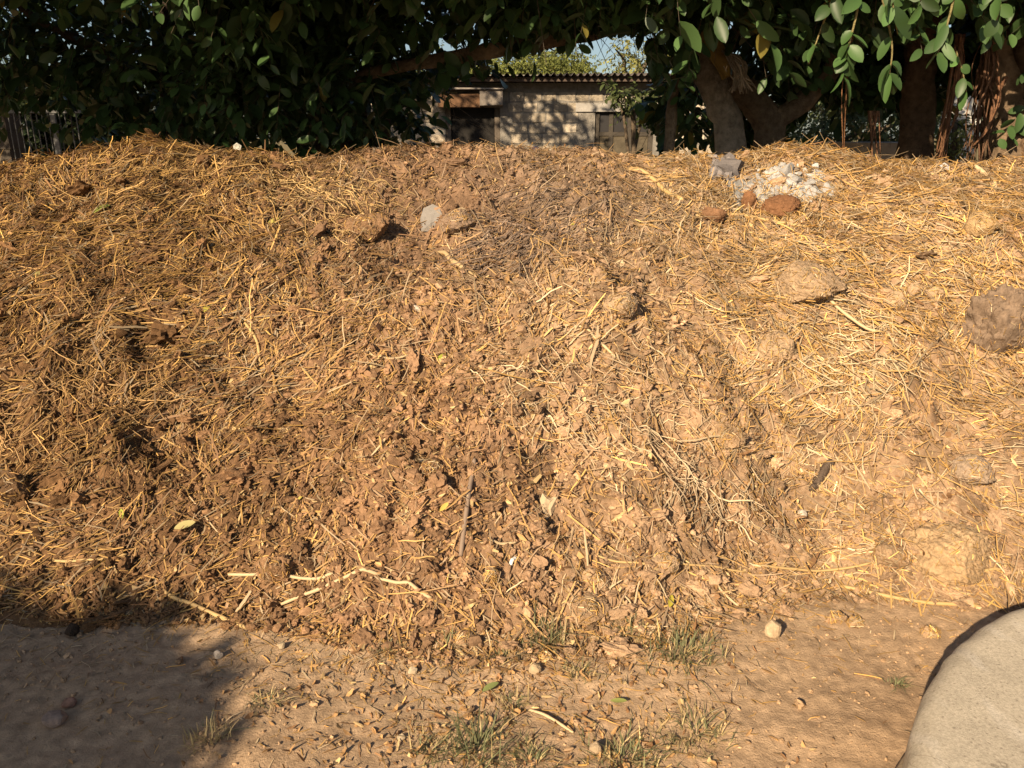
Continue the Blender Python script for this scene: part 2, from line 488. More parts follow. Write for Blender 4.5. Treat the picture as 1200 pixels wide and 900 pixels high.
def make_straw(n, name, label, lmed, wmed, keep, lift=0.4, spread=0.55, sig=0.5):
    x, y = scatter(n)
    t, pale, grey, straw, chips = region(x, y)
    m = rng.random(n) < keep(t, pale, grey, straw, chips, x)
    x, y, t, pale, grey, straw = x[m], y[m], t[m], pale[m], grey[m], straw[m]
    n = len(x)
    N = surf_n(x, y)
    # lie of the straw: fanning outwards down the slope, in tufts that share a direction
    ang = -math.pi / 2 + 0.55 * clamp01(np.abs(x) / 2) * np.sign(x) + 1.5 * perlin(x * 1.7, y * 1.7, 91) + 0.9 * perlin(x * 5, y * 5, 92)
    ang = ang + rng.normal(0, spread, n)
    wild = rng.random(n) < 0.22
    ang = np.where(wild, rng.uniform(0, 2 * math.pi, n), ang)
    D = np.stack([np.cos(ang), np.sin(ang), np.zeros(n)], -1)
    D = norm(D - N * (D * N).sum(-1, keepdims=True))
    tilt = rng.normal(0.05, 0.22, n)
    D = norm(D + N * tilt[:, None])
    L = lmed * np.exp(rng.normal(0, sig, n)); L = np.minimum(L, 0.30)
    W = wmed * np.exp(rng.normal(0, 0.35, n))
    lift_h = np.abs(rng.normal(0, 0.011, n)) + 0.2 * L * np.abs(tilt) * lift
    P = np.stack([x, y, surf(x, y)], -1) + N * (lift_h + 0.001)[:, None]
    bend = rng.normal(0, 0.10, (n, 2))
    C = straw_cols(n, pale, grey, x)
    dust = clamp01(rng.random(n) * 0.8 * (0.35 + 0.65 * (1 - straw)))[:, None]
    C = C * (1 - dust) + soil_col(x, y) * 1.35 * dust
    return straw_mesh(name, P, D, N, L, W, bend, C, M_STRAW, label, 'straw')

make_straw(120000, 'loose_straw', 'loose dry straw scattered in tufts all over the heap', 0.050, 0.0036,
           lambda t, pale, grey, straw, chips, x: 0.10 + 0.80 * straw)
make_straw(34000, 'long_straw', 'longer coarse straws tangled over the heap', 0.13, 0.0048,
           lambda t, pale, grey, straw, chips, x: 0.12 + 0.6 * straw * sstep(t, 0.1, 0.4), 0.6, 0.6, 0.4)

def chip_mesh(name, x, y, P, N, L, W, C, mat, label, cat, tiltsd=0.5):
    n = len(x)
    NN = norm(N + rng.normal(0, tiltsd, (n, 3)))
    D = norm(np.cross(NN, rng.normal(0, 1, (n, 3)))); S = np.cross(NN, D)
    fold = rng.uniform(-0.5, 0.5, n); curl = rng.normal(0, 0.18, n)
    a = np.array([-0.5, 0.0, 0.5]); wrow = np.array([0.45, 1.0, 0.35])
    V = np.zeros((n, 3, 3, 3))
    for i in range(3):
        jl = rng.uniform(0.6, 1.3, (n, 2))
        for j, sgn in enumerate((-1, 0, 1)):
            wj = sgn * 0.5 * wrow[i] * W * (jl[:, 0] if sgn < 0 else jl[:, 1])
            h = np.abs(sgn) * fold * W * 0.5 * wrow[i] + curl * L * (a[i] ** 2) * 4
            V[:, i, j] = P + D * (L * a[i])[:, None] + S * wj[:, None] + NN * h[:, None]
    base = (np.arange(n) * 9)[:, None, None]
    i = np.arange(2)[None, :, None] * 3; j = np.arange(2)[None, None]
    q = np.stack([base + i + j, base + i + j + 1, base + i + 3 + j + 1, base + i + 3 + j], -1).reshape(-1, 4)
    o = mesh_obj(name, V.reshape(-1, 3), q, mat, None, np.repeat(C, 9, 0), False)
    return tag(o, label, cat, kind='stuff')

x, y = scatter(90000)
t, pale, grey, straw, chips = region(x, y)
m = rng.random(len(x)) < 0.28 + 0.72 * chips
x, y, pale, grey = x[m], y[m], pale[m], grey[m]
N = surf_n(x, y); n = len(x)
c0 = np.array([0.36, 0.215, 0.095]); c1 = np.array([0.19, 0.105, 0.05]); c2 = np.array([0.50, 0.36, 0.18])
r = rng.random((n, 1))
C = np.where(r < 0.45, c0, np.where(r < 0.82, c1, c2)) * (0.75 + 0.4 * pale[:, None]) * np.exp(rng.normal(0, 0.2, (n, 1)))
P = np.stack([x, y, surf(x, y)], -1) + N * np.abs(rng.normal(0.002, 0.006, n))[:, None]
chip_mesh('leaf_litter', x, y, P, N, 0.026 * np.exp(rng.normal(0, 0.45, n)), 0.0085 * np.exp(rng.normal(0, 0.45, n)), C, M_CHIP,
          'broken dry leaf and husk flakes over the middle of the heap', 'leaf litter')

def ico(sub):
    g = (1 + 5 ** 0.5) / 2
    v = [(-1, g, 0), (1, g, 0), (-1, -g, 0), (1, -g, 0), (0, -1, g), (0, 1, g), (0, -1, -g), (0, 1, -g), (g, 0, -1), (g, 0, 1), (-g, 0, -1), (-g, 0, 1)]
    f = [(0, 11, 5), (0, 5, 1), (0, 1, 7), (0, 7, 10), (0, 10, 11), (1, 5, 9), (5, 11, 4), (11, 10, 2), (10, 7, 6), (7, 1, 8),
         (3, 9, 4), (3, 4, 2), (3, 2, 6), (3, 6, 8), (3, 8, 9), (4, 9, 5), (2, 4, 11), (6, 2, 10), (8, 6, 7), (9, 8, 1)]
    v = [np.array(p, float) / np.linalg.norm(p) for p in v]
    for _ in range(sub):
        cache = {}; nf = []
        def mid(a, b):
            k = (min(a, b), max(a, b))
            if k not in cache:
                p = v[a] + v[b]; v.append(p / np.linalg.norm(p)); cache[k] = len(v) - 1
            return cache[k]
        for a, b, c in f:
            ab, bc, ca = mid(a, b), mid(b, c), mid(c, a)
            nf += [(a, ab, ca), (b, bc, ab), (c, ca, bc), (ab, bc, ca)]
        f = nf
    return np.array(v), np.array(f)

def crumbs(name, x, y, r, C, sub, mat, label, cat, sink=0.2, flat=0.75):
    V0, F0 = ico(sub); n = len(x); k = len(V0)
    A = rng.normal(0, 1, (n, 3, 3)); q, _ = np.linalg.qr(A)
    sc = np.exp(rng.normal(0, 0.34, (n, 3))) * r[:, None]
    ph = rng.uniform(0, 50, (n, 1, 3))
    V = V0[None] * (1 + rng.normal(0, 0.10, (n, k, 1)) + (0.45 * noise3(V0[None] * 1.5 + ph, 5) + 0.25 * noise3(V0[None] * 3.4 + ph, 8))[..., None])
    V = np.einsum('nkc,ncd->nkd', V * sc[:, None], q)
    V[:, :, 2] *= flat
    N = surf_n(x, y)
    P = np.stack([x, y, surf(x, y)], -1) + N * (r * (0.7 - sink))[:, None]
    V = V + P[:, None]
    F = (F0[None] + (np.arange(n) * k)[:, None, None]).reshape(-1, 3)
    o = mesh_obj(name, V.reshape(-1, 3), F, mat, None, np.repeat(C, k, 0), False)
    return tag(o, label, cat, kind='stuff')

x, y = scatter(60000, thi=1.05)
t, pale, grey, straw, chips = region(x, y)
m = rng.random(len(x)) < 0.3 + 0.7 * chips + 0.2 * (1 - straw)
x, y = x[m], y[m]; n = len(x)
C = soil_col(x, y) * np.exp(rng.normal(0.12, 0.2, (n, 1)))
crumbs('manure_crumbs', x, y, 0.0065 * np.exp(rng.normal(0, 0.4, n)), C, 0, M_CRUMB, 'small crumbs of dry manure on the heap', 'crumbs')
x, y = scatter(6000, thi=1.02)
t, pale, grey, straw, chips = region(x, y)
m = rng.random(len(x)) < 0.25 + 0.75 * chips + 0.3 * (t < 0.25)
x, y = x[m], y[m]; n = len(x)
C = soil_col(x, y) * np.exp(rng.normal(0.15, 0.18, (n, 1)))
crumbs('manure_lumps', x, y, 0.0125 * np.exp(rng.normal(0, 0.4, n)), C, 2, M_CLOD, 'walnut sized lumps of dry manure on the lower heap', 'crumbs')

# litter on the trodden ground
n = 9000
x = rng.uniform(-2.4, 2.4, n); d = rng.exponential(0.22, n); y = foot(x) - d + 0.05
m = (y > 1.3) & (rng.random(n) < 0.15 + 0.75 * np.exp(-((x + 0.1) / 0.8) ** 2) + 0.15 * (x < -0.5))
x, y = x[m], y[m]; n = len(x)
N = surf_n(x, y)
ang = rng.uniform(0, 6.28, n); D = np.stack([np.cos(ang), np.sin(ang), rng.normal(0, 0.1, n)], -1)
P = np.stack([x, y, surf(x, y) + 0.003], -1)
C = straw_cols(n, np.full(n, 0.7), np.zeros(n), x)
straw_mesh('ground_straw', P, norm(D), N, 0.028 * np.exp(rng.normal(0, 0.55, n)), 0.0026 * np.exp(rng.normal(0, 0.3, n)), rng.normal(0, 0.15, (n, 2)), C, M_STRAW,
           'short bits of straw strewn on the earth along the foot of the heap', 'straw')
n = 7000
x = rng.uniform(-2.4, 2.4, n); y = rng.uniform(1.4, 2.7, n)
m = rng.random(n) < 0.35 + 0.65 * clamp01(perlin(x * 2, y * 2, 33) + 0.3)
x, y = x[m], y[m]; n = len(x)
C = np.array([0.36, 0.24, 0.14]) * np.exp(rng.normal(0, 0.22, (n, 1)))
crumbs('ground_grit', x, y, 0.0028 * np.exp(rng.normal(0, 0.5, n)), C, 1, M_CRUMB, 'grit and tiny clods on the trodden earth', 'grit', 0.35)
n = 1000
x = rng.normal(-0.02, 0.36, n); y = rng.uniform(1.55, 2.35, n)
N = surf_n(x, y)
r = rng.random((n, 1))
C = np.where(r < 0.55, c0 * 1.1, np.where(r < 0.8, c1 * 1.3, c2)) * np.exp(rng.normal(0, 0.2, (n, 1)))
P = np.stack([x, y, surf(x, y) + 0.005], -1)
chip_mesh('ground_litter', x, y, P, N, 0.022 * np.exp(rng.normal(0, 0.4, n)), 0.010 * np.exp(rng.normal(0, 0.4, n)), C, M_CHIP,
          'dead leaf flakes on the earth among the grass tufts', 'leaf litter')

# ------------------------------------------------------------------ single clods, stones and scraps
def clod(px, py, wpx, hpx, name, label, cat, c, mat=M_CLOD, rough=0.16, sub=4, depth=1.0, seed=0, rs=1.0, group=None, sink=0.25, size=1.0, frac=14, soil=0.0):
    p = hit(px, py + 0.25 * hpx)
    dist = np.linalg.norm(p - np.array([0, 0, CAM_H])); k = dist / F_PX
    a = wpx * k / 2 * size; b = hpx * k / 2 * size
    V, Fc = ico(sub)
    sd = V * (1.3 * rs)
    nz = noise3(sd + seed * 7.13, seed) * rough * 1.6 + noise3(sd * 2.7 + seed, seed + 2) * rough * 0.8 + noise3(sd * 6.5, seed + 4) * rough * 0.28 + noise3(sd * 15, seed + 5) * rough * 0.12
    V = V * (1 + 0.6 * nz[:, None])
    rc = np.random.default_rng(seed + 500)
    for _ in range(int(frac)):
        nn = norm(rc.normal(0, 1, 3)); dd = rc.uniform(0.58, 0.92)
        V = V - nn * np.maximum(0, V @ nn - dd)[:, None] * 0.92
    V = V * (1 + (0.05 * noise3(sd * 5 + seed, seed + 7) + 0.035 * noise3(sd * 13, seed + 8) + 0.02 * noise3(sd * 27, seed + 9))[:, None] * (1.4 if mat is M_CLOD else 0.8))
    V = V * np.array([a, a * 0.8 * depth, b])
    V[:, 2] = np.where(V[:, 2] < -0.5 * b, -0.5 * b, V[:, 2])
    n0 = surf_n(np.array([p[0]]), np.array([p[1]]), 0.06)[0]
    # tip it onto the slope a little
    zt = norm(np.array([n0[0] * 0.6, n0[1] * 0.6, 1.0])); xt = norm(np.cross(np.array([0, 1.0, 0]), zt)); yt = np.cross(zt, xt)
    V = V[:, :1] * xt + V[:, 1:2] * yt + V[:, 2:] * zt
    q = p + zt * b * (0.75 - sink * 1.2)
    c = np.array(c) * (1 - soil) + soil * 1.15 * soil_col(np.array([p[0]]), np.array([p[1]]))[0]
    cc = c * (1 + 0.2 * noise3(V * 24, seed + 6)[:, None] + 0.14 * noise3(V * 70, seed + 5)[:, None])
    o = mesh_obj(name, V + q, Fc, mat, None, cc, True, q)
    if soil:                                              # bits of straw stuck to it
        rc = np.random.default_rng(seed + 900); n = int(16 + 900 * a)
        u = norm(rc.normal(0, 1, (n, 3)) + np.array([0, -0.6, 0.6]))
        k0 = np.argmax(u @ norm(V).T, axis=1); D = norm(np.cross(u, rc.normal(0, 1, (n, 3)))); b2 = MB()
        for i in range(n):
            m = q + V[k0[i]] + u[i] * 0.002; L_ = rc.uniform(0.012, 0.045)
            b2.tube(np.array([m - D[i] * L_ / 2, m + u[i] * 0.003, m + D[i] * L_ / 2]), 0.0013, 3, straw_cols(1, np.array([0.6]), np.array([0.0]), 0)[0])
        so = b2.build('stuck_straw', M_STRAW, o); so['kind'] = 'stuff'
    return tag(o, label, cat, group)

TAN = (0.37, 0.25, 0.145); PALE = (0.42, 0.305, 0.19); BRN = (0.25, 0.15, 0.08); GREY = (0.30, 0.245, 0.19); RED = (0.20, 0.10, 0.05)
CL = [
 (690, 711, 52, 26, 'broad flat tan clod at the foot of the heap beside the grass', TAN, 1),
 (697, 678, 38, 32, 'upright tan clod just above the broad flat clod at the foot', TAN, 2),
 (779, 658, 34, 24, 'single pale clod with one long straw running just under it', PALE, 3),
 (945, 328, 74, 44, 'big pale cracked clod bulging below the red-brown dung pat', PALE, 4),
 (908, 402, 50, 34, 'pale clod just below the big cracked one', PALE, 5),
 (728, 352, 46, 34, 'flat dusty clod under the folded cream card', (0.42, 0.31, 0.2), 6),
 (850, 506, 44, 30, 'dusty clod among pale twigs above the root tangle', TAN, 7),
 (1114, 642, 84, 56, 'wide smooth dusty slab of caked dung low by the concrete', (0.43, 0.30, 0.16), 8),
 (1043, 646, 40, 40, 'narrow caked clod wedged against the wide smooth slab', TAN, 9),
 (1136, 548, 46, 30, 'greyish clod above the wide smooth slab', GREY, 10),
 (1048, 352, 24, 30, 'upright clod at the near end of the row of pale clods', PALE, 11),
 (1072, 341, 22, 20, 'square clod in the middle of the row of pale clods', PALE, 12),
 (1094, 344, 24, 20, 'clod closest to the big grey dung mass in the row of pale clods', PALE, 13),
 (323, 662, 44, 38, 'dark crumbly clod above the long bent stalks near the shade', BRN, 14),
 (507, 547, 32, 22, 'dark brown dung ball in the middle of the slope', (0.16, 0.085, 0.045), 15),
 (540, 258, 50, 30, 'grey brown clod behind the torn grey sheet', (0.25, 0.185, 0.135), 16),
 (430, 262, 56, 40, 'brown clod beside the torn grey sheet, on its shadier side', BRN, 17),
 (545, 746, 26, 20, 'rounded tan lump on the earth edge between small grass sprigs', TAN, 18),
 (1148, 262, 40, 26, 'straw matted clod high above the grey dung mass', (0.40, 0.28, 0.13), 19),
 (1010, 690, 22, 16, 'small lump lying beside the longest stalk at the foot', BRN, 20),
 (978, 722, 22, 16, 'small lump on the earth under the end of the longest stalk', TAN, 21),
 (1002, 728, 18, 13, 'smaller lump next to the lump under the longest stalk', TAN, 22),
 (870, 703, 18, 14, 'dark little lump under the yellow leaf', BRN, 23),
 (575, 672, 22, 26, 'brown lump beside the white butt', BRN, 24),
 (640, 768, 16, 14, 'tiny lump right behind the cube stone', TAN, 25),
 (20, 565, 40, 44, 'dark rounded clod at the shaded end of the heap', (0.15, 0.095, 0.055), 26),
 (1090, 740, 20, 12, 'crumb of earth between the longest stalk and the concrete', TAN, 27),
]
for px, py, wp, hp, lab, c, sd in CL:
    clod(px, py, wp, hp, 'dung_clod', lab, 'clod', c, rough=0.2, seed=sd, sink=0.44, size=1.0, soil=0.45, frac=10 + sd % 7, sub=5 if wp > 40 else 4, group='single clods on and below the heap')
clod(1174, 362, 80, 128, 'dung_mass', 'big grey cracked mass of caked dung at the edge of the heap', 'dung', (0.17, 0.13, 0.10), rough=0.24, sub=5, seed=40, rs=1.5, depth=0.8, sink=0.62, frac=16, soil=0.25)
clod(915, 240, 42, 24, 'dung_pat', 'smooth red-brown dung pat at the edge of the white lime', 'dung', RED, rough=0.16, seed=31, frac=0, sink=0.4)
clod(876, 238, 18, 24, 'dung_pat', 'small upright red-brown lump between the lime and the brown pats', 'dung', RED, rough=0.2, seed=32, frac=2)
clod(835, 251, 28, 20, 'dung_pat', 'red-brown lump farthest from the white lime, by the bent stalk', 'dung', (0.2, 0.11, 0.06), rough=0.2, seed=33, frac=2)
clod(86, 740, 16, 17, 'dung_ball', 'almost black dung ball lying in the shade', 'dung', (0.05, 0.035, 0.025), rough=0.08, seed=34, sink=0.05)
ST = [
 (905, 739, 18, 25, 'pale egg shaped stone standing on the bare earth', (0.48, 0.36, 0.23), 51, 0.06),
 (938, 604, 14, 13, 'small round whitish stone below the dark stick', (0.62, 0.55, 0.45), 52, 0.05),
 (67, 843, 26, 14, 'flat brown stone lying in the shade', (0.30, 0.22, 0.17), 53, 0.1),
 (627, 785, 14, 13, 'tan cube shaped stone on the earth above the grass', (0.46, 0.34, 0.21), 54, 0.14),
 (484, 787, 11, 10, 'little pale pebble on the open earth', (0.5, 0.4, 0.27), 55, 0.1),
 (470, 865, 9, 8, 'lowest pale pebble on the open earth beside the grass', (0.5, 0.4, 0.27), 56, 0.1),
 (256, 768, 11, 11, 'grey pebble on the rim of the shade', (0.38, 0.33, 0.28), 57, 0.1),
 (82, 824, 14, 10, 'reddish stone just behind the flat brown stone', (0.28, 0.16, 0.11), 58, 0.1),
 (698, 878, 15, 14, 'tan stone half hidden in the lower grass', (0.44, 0.33, 0.21), 59, 0.1),
 (330, 757, 10, 9, 'pale pebble on the earth by the end of the thick stalk', (0.48, 0.38, 0.25), 60, 0.1),
]
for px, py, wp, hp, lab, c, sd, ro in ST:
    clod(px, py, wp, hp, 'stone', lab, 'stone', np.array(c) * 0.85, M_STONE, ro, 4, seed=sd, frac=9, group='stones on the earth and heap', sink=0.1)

def stalk(path, w, label, c, name='dry_stalk', cat='stalk', lift=0.008, mat=None, group='long dry stalks on the heap'):
    P = [hit(px, py, False) for px, py in path]
    P = spline(P, 18)
    zz = surf(P[:, 0], P[:, 1])
    up = np.maximum(P[:, 2], zz) + lift + 0.004 * np.sin(np.linspace(0, 5, 18))
    for _ in range(3): up[1:-1] = np.maximum(0.25 * up[:-2] + 0.5 * up[1:-1] + 0.25 * up[2:], zz[1:-1] + lift * 0.5)
    P[:, 2] = up
    b = MB(); k = np.linalg.norm(P[0] - np.array([0, 0, CAM_H])) / F_PX
    r = np.full(18, w * k / 2); r[0] *= 0.8; r[-1] *= 0.7
    r[6] *= 1.18; r[12] *= 1.15
    cc = np.array(c)
    b.tube(P, r, 7, cc, rough=0.08, rs=40, seed=int(path[0][0]))
    o = b.build(name, mat or M_STRAW, None, True, P[9])
    return tag(o, label, cat, group)
GOLD = (0.50, 0.345, 0.155); PST = (0.55, 0.42, 0.25)
for path, w_, lab, c in [
 ([(192, 700), (240, 719), (291, 738)], 4.5, 'thick straight stalk poking out over the edge of the shade', GOLD),
 ([(737, 202), (768, 219), (800, 238)], 5.0, 'thick golden stalk slanting across the crest', GOLD),
 ([(514, 298), (532, 312), (556, 325)], 6.0, 'broad split tan stalk under the torn grey sheet', (0.45, 0.32, 0.17)),
 ([(826, 259), (880, 260), (945, 270)], 3.5, 'level stalk running under the red-brown dung pat', GOLD),
 ([(985, 690), (1060, 706), (1148, 712)], 4.2, 'longest golden stalk pointing at the concrete', GOLD),
 ([(330, 711), (390, 690), (446, 675)], 4.0, 'pale stalk rising from the earth towards the crumbly slope', PST),
 ([(268, 676), (340, 680), (392, 681)], 3.8, 'level pale stalk above the thick straight one', PST),
 ([(444, 681), (475, 690), (506, 702)], 4.0, 'short pale stalk just beyond the rising stalk', PST),
 ([(556, 642), (580, 641), (605, 637)], 3.4, 'short bright stalk above the white butt', PST),
 ([(700, 660), (760, 668), (800, 664), (880, 674)], 2.6, 'long thin stalk running under the single pale clod', GOLD),
 ([(870, 672), (950, 673), (1022, 663)], 3.0, 'thin level stalk above the longest golden stalk', GOLD),
 ([(673, 390), (700, 402), (722, 420)], 3.2, 'pale curved stalk in the middle of the slope', PST),
 ([(938, 328), (972, 356), (1030, 398)], 3.4, 'pale stalk slanting down off the big cracked clod', PST),
 ([(1142, 196), (1155, 208), (1166, 224)], 4.5, 'thick pale stalk leaning near the crest above the grey dung mass', PST),
 ([(995, 285), (1020, 310), (1042, 334)], 3.6, 'tan stalk ending at the row of pale clods', (0.42, 0.31, 0.17)),
 ([(490, 419), (450, 425), (428, 412)], 2.8, 'bright short stalk beside the pale paper scrap', PST),
 ([(400, 356), (420, 362), (432, 364)], 3.0, 'short golden stalk in line with the pale paper scrap', GOLD),
 ([(287, 380), (301, 402), (305, 425)], 3.2, 'tan stalk standing down the dark upper slope', GOLD),
 ([(62, 660), (110, 664), (150, 652)], 3.0, 'short bright stalk above the shade at the heap foot', GOLD),
 ([(838, 690), (850, 700), (866, 712)], 2.6, 'little pale stalk leading to the yellow leaf', PST),
 ([(1080, 655), (1140, 675), (1196, 672)], 3.2, 'golden blade stalk along the foot behind the concrete', GOLD),
 ([(620, 835), (650, 848), (672, 860)], 3.0, 'straw stalk lying between the lower grass tufts', PST)]:
    stalk(path, w_, lab, c)
stalk([(974, 545), (962, 562), (950, 582)], 9, 'dark knobbly stick above the small whitish stone', (0.13, 0.095, 0.07), 'stick', 'stick', 0.012, M_BARK, None)
stalk([(540, 655), (553, 565), (556, 540)], 6, 'grey brown husk blade standing on the lower slope', (0.27, 0.2, 0.15), 'dry_husk', 'husk', 0.01, M_CHIP, None)
stalk([(598, 667), (605, 658)], 4.5, 'white cigarette butt lying on the lower heap', (0.85, 0.84, 0.80), 'cigarette_butt', 'cigarette butt', 0.012, M_PAPER, None)

def sheet(px, py, poly, label, name, cat, c, mat, lean=0.6, thick=0.002, bumpy=0.3, group=None, seed=0, off=0.012):
    """a torn thin piece: an outline in pixels at that distance, leaned against the slope, with thickness"""
    p = hit(px, py); k = np.linalg.norm(p - np.array([0, 0, CAM_H])) / F_PX
    N = surf_n(np.array([p[0]]), np.array([p[1]]), 0.05)[0]
    zt = norm(N * (1 - lean) + lean * norm(np.array([0, -p[1], CAM_H - p[2]])))
    xt = norm(np.cross(np.array([0, 1.0, 0.2]), zt)); yt = np.cross(zt, xt)
    Q = np.array(poly, float) * k
    ctr = Q.mean(0)
    rings = [Q, ctr + (Q - ctr) * 0.5, ctr[None]]
    v = []; 
    rr = np.random.default_rng(seed + 3)
    sz = np.abs(Q - ctr).max()
    for R in rings:
        h = rr.normal(0, bumpy * sz * 0.35, len(R))
        v += [p + xt * a + yt * b + zt * (off + hh) for (a, b), hh in zip(R, h)]
    v = np.array(v); n = len(Q)
    q = [[i, (i + 1) % n, n + (i + 1) % n, n + i] for i in range(n)]
    t = [[n + i, n + (i + 1) % n, 2 * n] for i in range(n)]
    m2 = len(v)
    v2 = v - zt * thick
    q2 = [[m2 + a for a in f[::-1]] for f in q]; t2 = [[m2 + a for a in f[::-1]] for f in t]
    side = [[(i + 1) % n, i, m2 + i, m2 + (i + 1) % n] for i in range(n)]
    b = MB(); b.add(np.vstack([v, v2]), q + q2 + side, t + t2, c)
    o = b.build(name, mat, None, False, p)
    return tag(o, label, cat, group)
sheet(507, 258, [(-14, -13), (-4, -15), (9, -10), (14, -2), (12, 9), (6, 15), (-6, 14), (-12, 3)], 'torn grey sheet with ragged edge stuck in the upper slope', 'torn_sheet', 'sheet', (0.25, 0.23, 0.21), M_PAPER, 0.55, 0.004, 0.12, None, 0, 0.035)
sheet(490, 362, [(-11, 3), (-6, 6), (2, 1), (9, -6), (11, -10), (4, -8), (-4, -2)], 'crumpled pale paper scrap in the middle of the slope', 'paper_scrap', 'paper', (0.62, 0.56, 0.48), M_PAPER, 0.6, 0.002, 0.5, None, 2)
sheet(727, 311, [(-11, -3), (-3, 5), (5, 5), (10, -4), (0, -5)], 'folded cream card lying above the flat dusty clod', 'card', 'card', (0.66, 0.52, 0.33), M_PAPER, 0.3, 0.002, 0.5, None, 4)
sheet(642, 592, [(-10, 4), (-8, 12), (3, 8), (11, 14), (10, 0), (5, -12), (0, -18), (-6, -8)], 'torn tan husk scrap on the lower slope', 'husk_scrap', 'husk', (0.50, 0.385, 0.25), M_PAPER, 0.6, 0.002, 0.25, None, 5)
sheet(1106, 196, [(-5, 1), (0, 4), (5, 2), (4, -4), (-3, -4)], 'tiny white plastic scrap near the crest', 'plastic_scrap', 'scrap', (0.5, 0.48, 0.48), M_PAPER, 0.6, 0.002, 0.5, None, 6)
sheet(278, 172, [(-4, 1), (0, 4), (5, 1), (4, -4), (-3, -3)], 'white scrap on the crest where the trees are darkest', 'plastic_scrap', 'scrap', (0.45, 0.44, 0.38), M_PAPER, 0.8, 0.002, 0.5, None, 7)

# lime patch
def lime():
    b = MB(); p0 = hit(918, 222, False)
    kk = 5.0 / F_PX
    gxx = p0[0] + np.linspace(-0.42, 0.32, 90); gyy = p0[1] + np.linspace(-0.26, 0.30, 76)   # powdery crust lying on the heap
    XX, YY = np.meshgrid(gxx, gyy)
    rr_ = ((XX - p0[0] + 0.03) / 0.32) ** 2 + ((YY - p0[1]) / 0.17) ** 2 + 0.75 * fbm(XX * 9, YY * 9, 301, 4)
    ZZ = heap(XX, YY) + 0.024 - 0.030 * sstep(rr_, 0.3, 1.0) + 0.004 * fbm(XX * 30, YY * 30, 302, 3)
    fq = grid_faces(76, 90); fq = fq[(rr_.ravel()[fq] < 0.95).all(1)]
    used = np.unique(fq); idx = np.full(rr_.size, -1); idx[used] = np.arange(len(used))
    g_ = (0.36 + 0.10 * fbm(XX * 14, YY * 14, 303, 3) - 0.14 * sstep(rr_, 0.4, 1.0) - 0.12 * sstep(p0[0] - XX, 0.0, 0.3)).ravel()[used][:, None]
    b.add(np.stack([XX, YY, ZZ], -1).reshape(-1, 3)[used], idx[fq], None, g_ * np.array([1, 0.975, 0.94]))
    V0, F0 = ico(2)
    for i in range(1500):
        u = rng.normal(0, 1, 2)
        px = 918 + u[0] * 24; py = 219 + u[1] * 9 - 0.12 * (px - 918)
        if px < 858 or px > 966 or py > 238: continue
        q = hit(px, py)
        big = rng.random() < 0.015 + 0.035 * (px > 925)
        s_ = (0.022 if big else 0.0062) * math.exp(rng.normal(0, 0.35))
        V = V0.copy()
        for _ in range(9):
            nn = norm(rng.normal(0, 1, 3)); V = V - nn * np.maximum(0, V @ nn - rng.uniform(0.45, 0.85))[:, None]
        V = V * np.exp(rng.normal(0, 0.2, 3)) * np.array([1, 1, 0.7]) * s_
        g = rng.uniform(0.30, 0.52) * (0.8 + 0.2 * sstep(px, 870, 930)); cc = np.array([g, g * 0.975, g * 0.94])
        if rng.random() < 0.22: cc = np.array([0.27, 0.22, 0.18]) * rng.uniform(0.7, 1.3)
        b.add(V + q + np.array([0, 0, s_ * 0.25]), None, F0, cc)
    o = b.build('lime_patch', M_ASH, None, False, p0)
    tag(o, 'patch of crumbled white lime spilled near the crest', 'lime')
lime()
def rubble(px, py, lab, c, n, sp, nm):
    b = MB(); p0 = hit(px, py, False)
    for i in range(n):
        q = hit(px + np.clip(rng.normal(0, sp), -10, 10), py + rng.normal(0, sp * 0.3))
        V, Fc = ico(1); A, _ = np.linalg.qr(rng.normal(0, 1, (3, 3)))
        V = (V * (1 + rng.normal(0, 0.18, (len(V), 1)))) @ A * 0.017 * math.exp(rng.normal(0, 0.5))
        b.add(V + q + np.array([0, 0, 0.01]), None, Fc, np.array(c) * rng.uniform(0.7, 1.2))
    tag(b.build(nm, M_ASH, None, False, p0), lab, 'ash')
rubble(848, 198, 'grey ash lumps on the crest beside the white lime', (0.21, 0.19, 0.185), 130, 14, 'ash_pile')

def tangle(spots, n, L, w_, c, ang, sd, label, name, curl=0.3):
    """a matted bundle of dry stems lying on the slope; ang is their lie, seen down the slope"""
    b = MB(); first = None
    for i in range(n):
        px, py, sx, sy = spots[i % len(spots)]
        q = hit(px + np.clip(rng.normal(0, sx), -2 * sx, 2 * sx), py + np.clip(rng.normal(0, sy), -2 * sy, 2 * sy), False)
        if first is None: first = q
        N = surf_n(np.array([q[0]]), np.array([q[1]]), 0.05)[0]
        a = ang + rng.normal(0, sd); D = np.array([math.cos(a), math.sin(a), 0.0]); D = norm(D - N * (D @ N)); S = np.cross(D, N)
        l = L * math.exp(rng.normal(0, 0.4)); s_ = np.linspace(-0.5, 0.5, 6); k1, k2 = rng.normal(0, curl, 2)
        P = q + D * (s_ * l)[:, None] + S * ((k1 * (0.25 - s_ ** 2) + k2 * s_ * (0.25 - s_ ** 2) * 2) * l)[:, None]
        zz = surf(P[:, 0], P[:, 1]); P[:, 2] = np.maximum(zz + 0.004, 0.5 * zz + 0.5 * zz.max() * 0.98) + abs(rng.normal(0, 0.012)) + 0.02 * (0.25 - s_ ** 2)
        b.tube(P, w_ * math.exp(rng.normal(0, 0.3)) / 2 * np.array([0.8, 1, 1, 1, 0.9, 0.5]), 4, np.array(c) * math.exp(rng.normal(0, 0.25)))
    o = b.build(name, M_STRAW, None, False, first)
    tag(o, label, 'straw', kind='stuff')
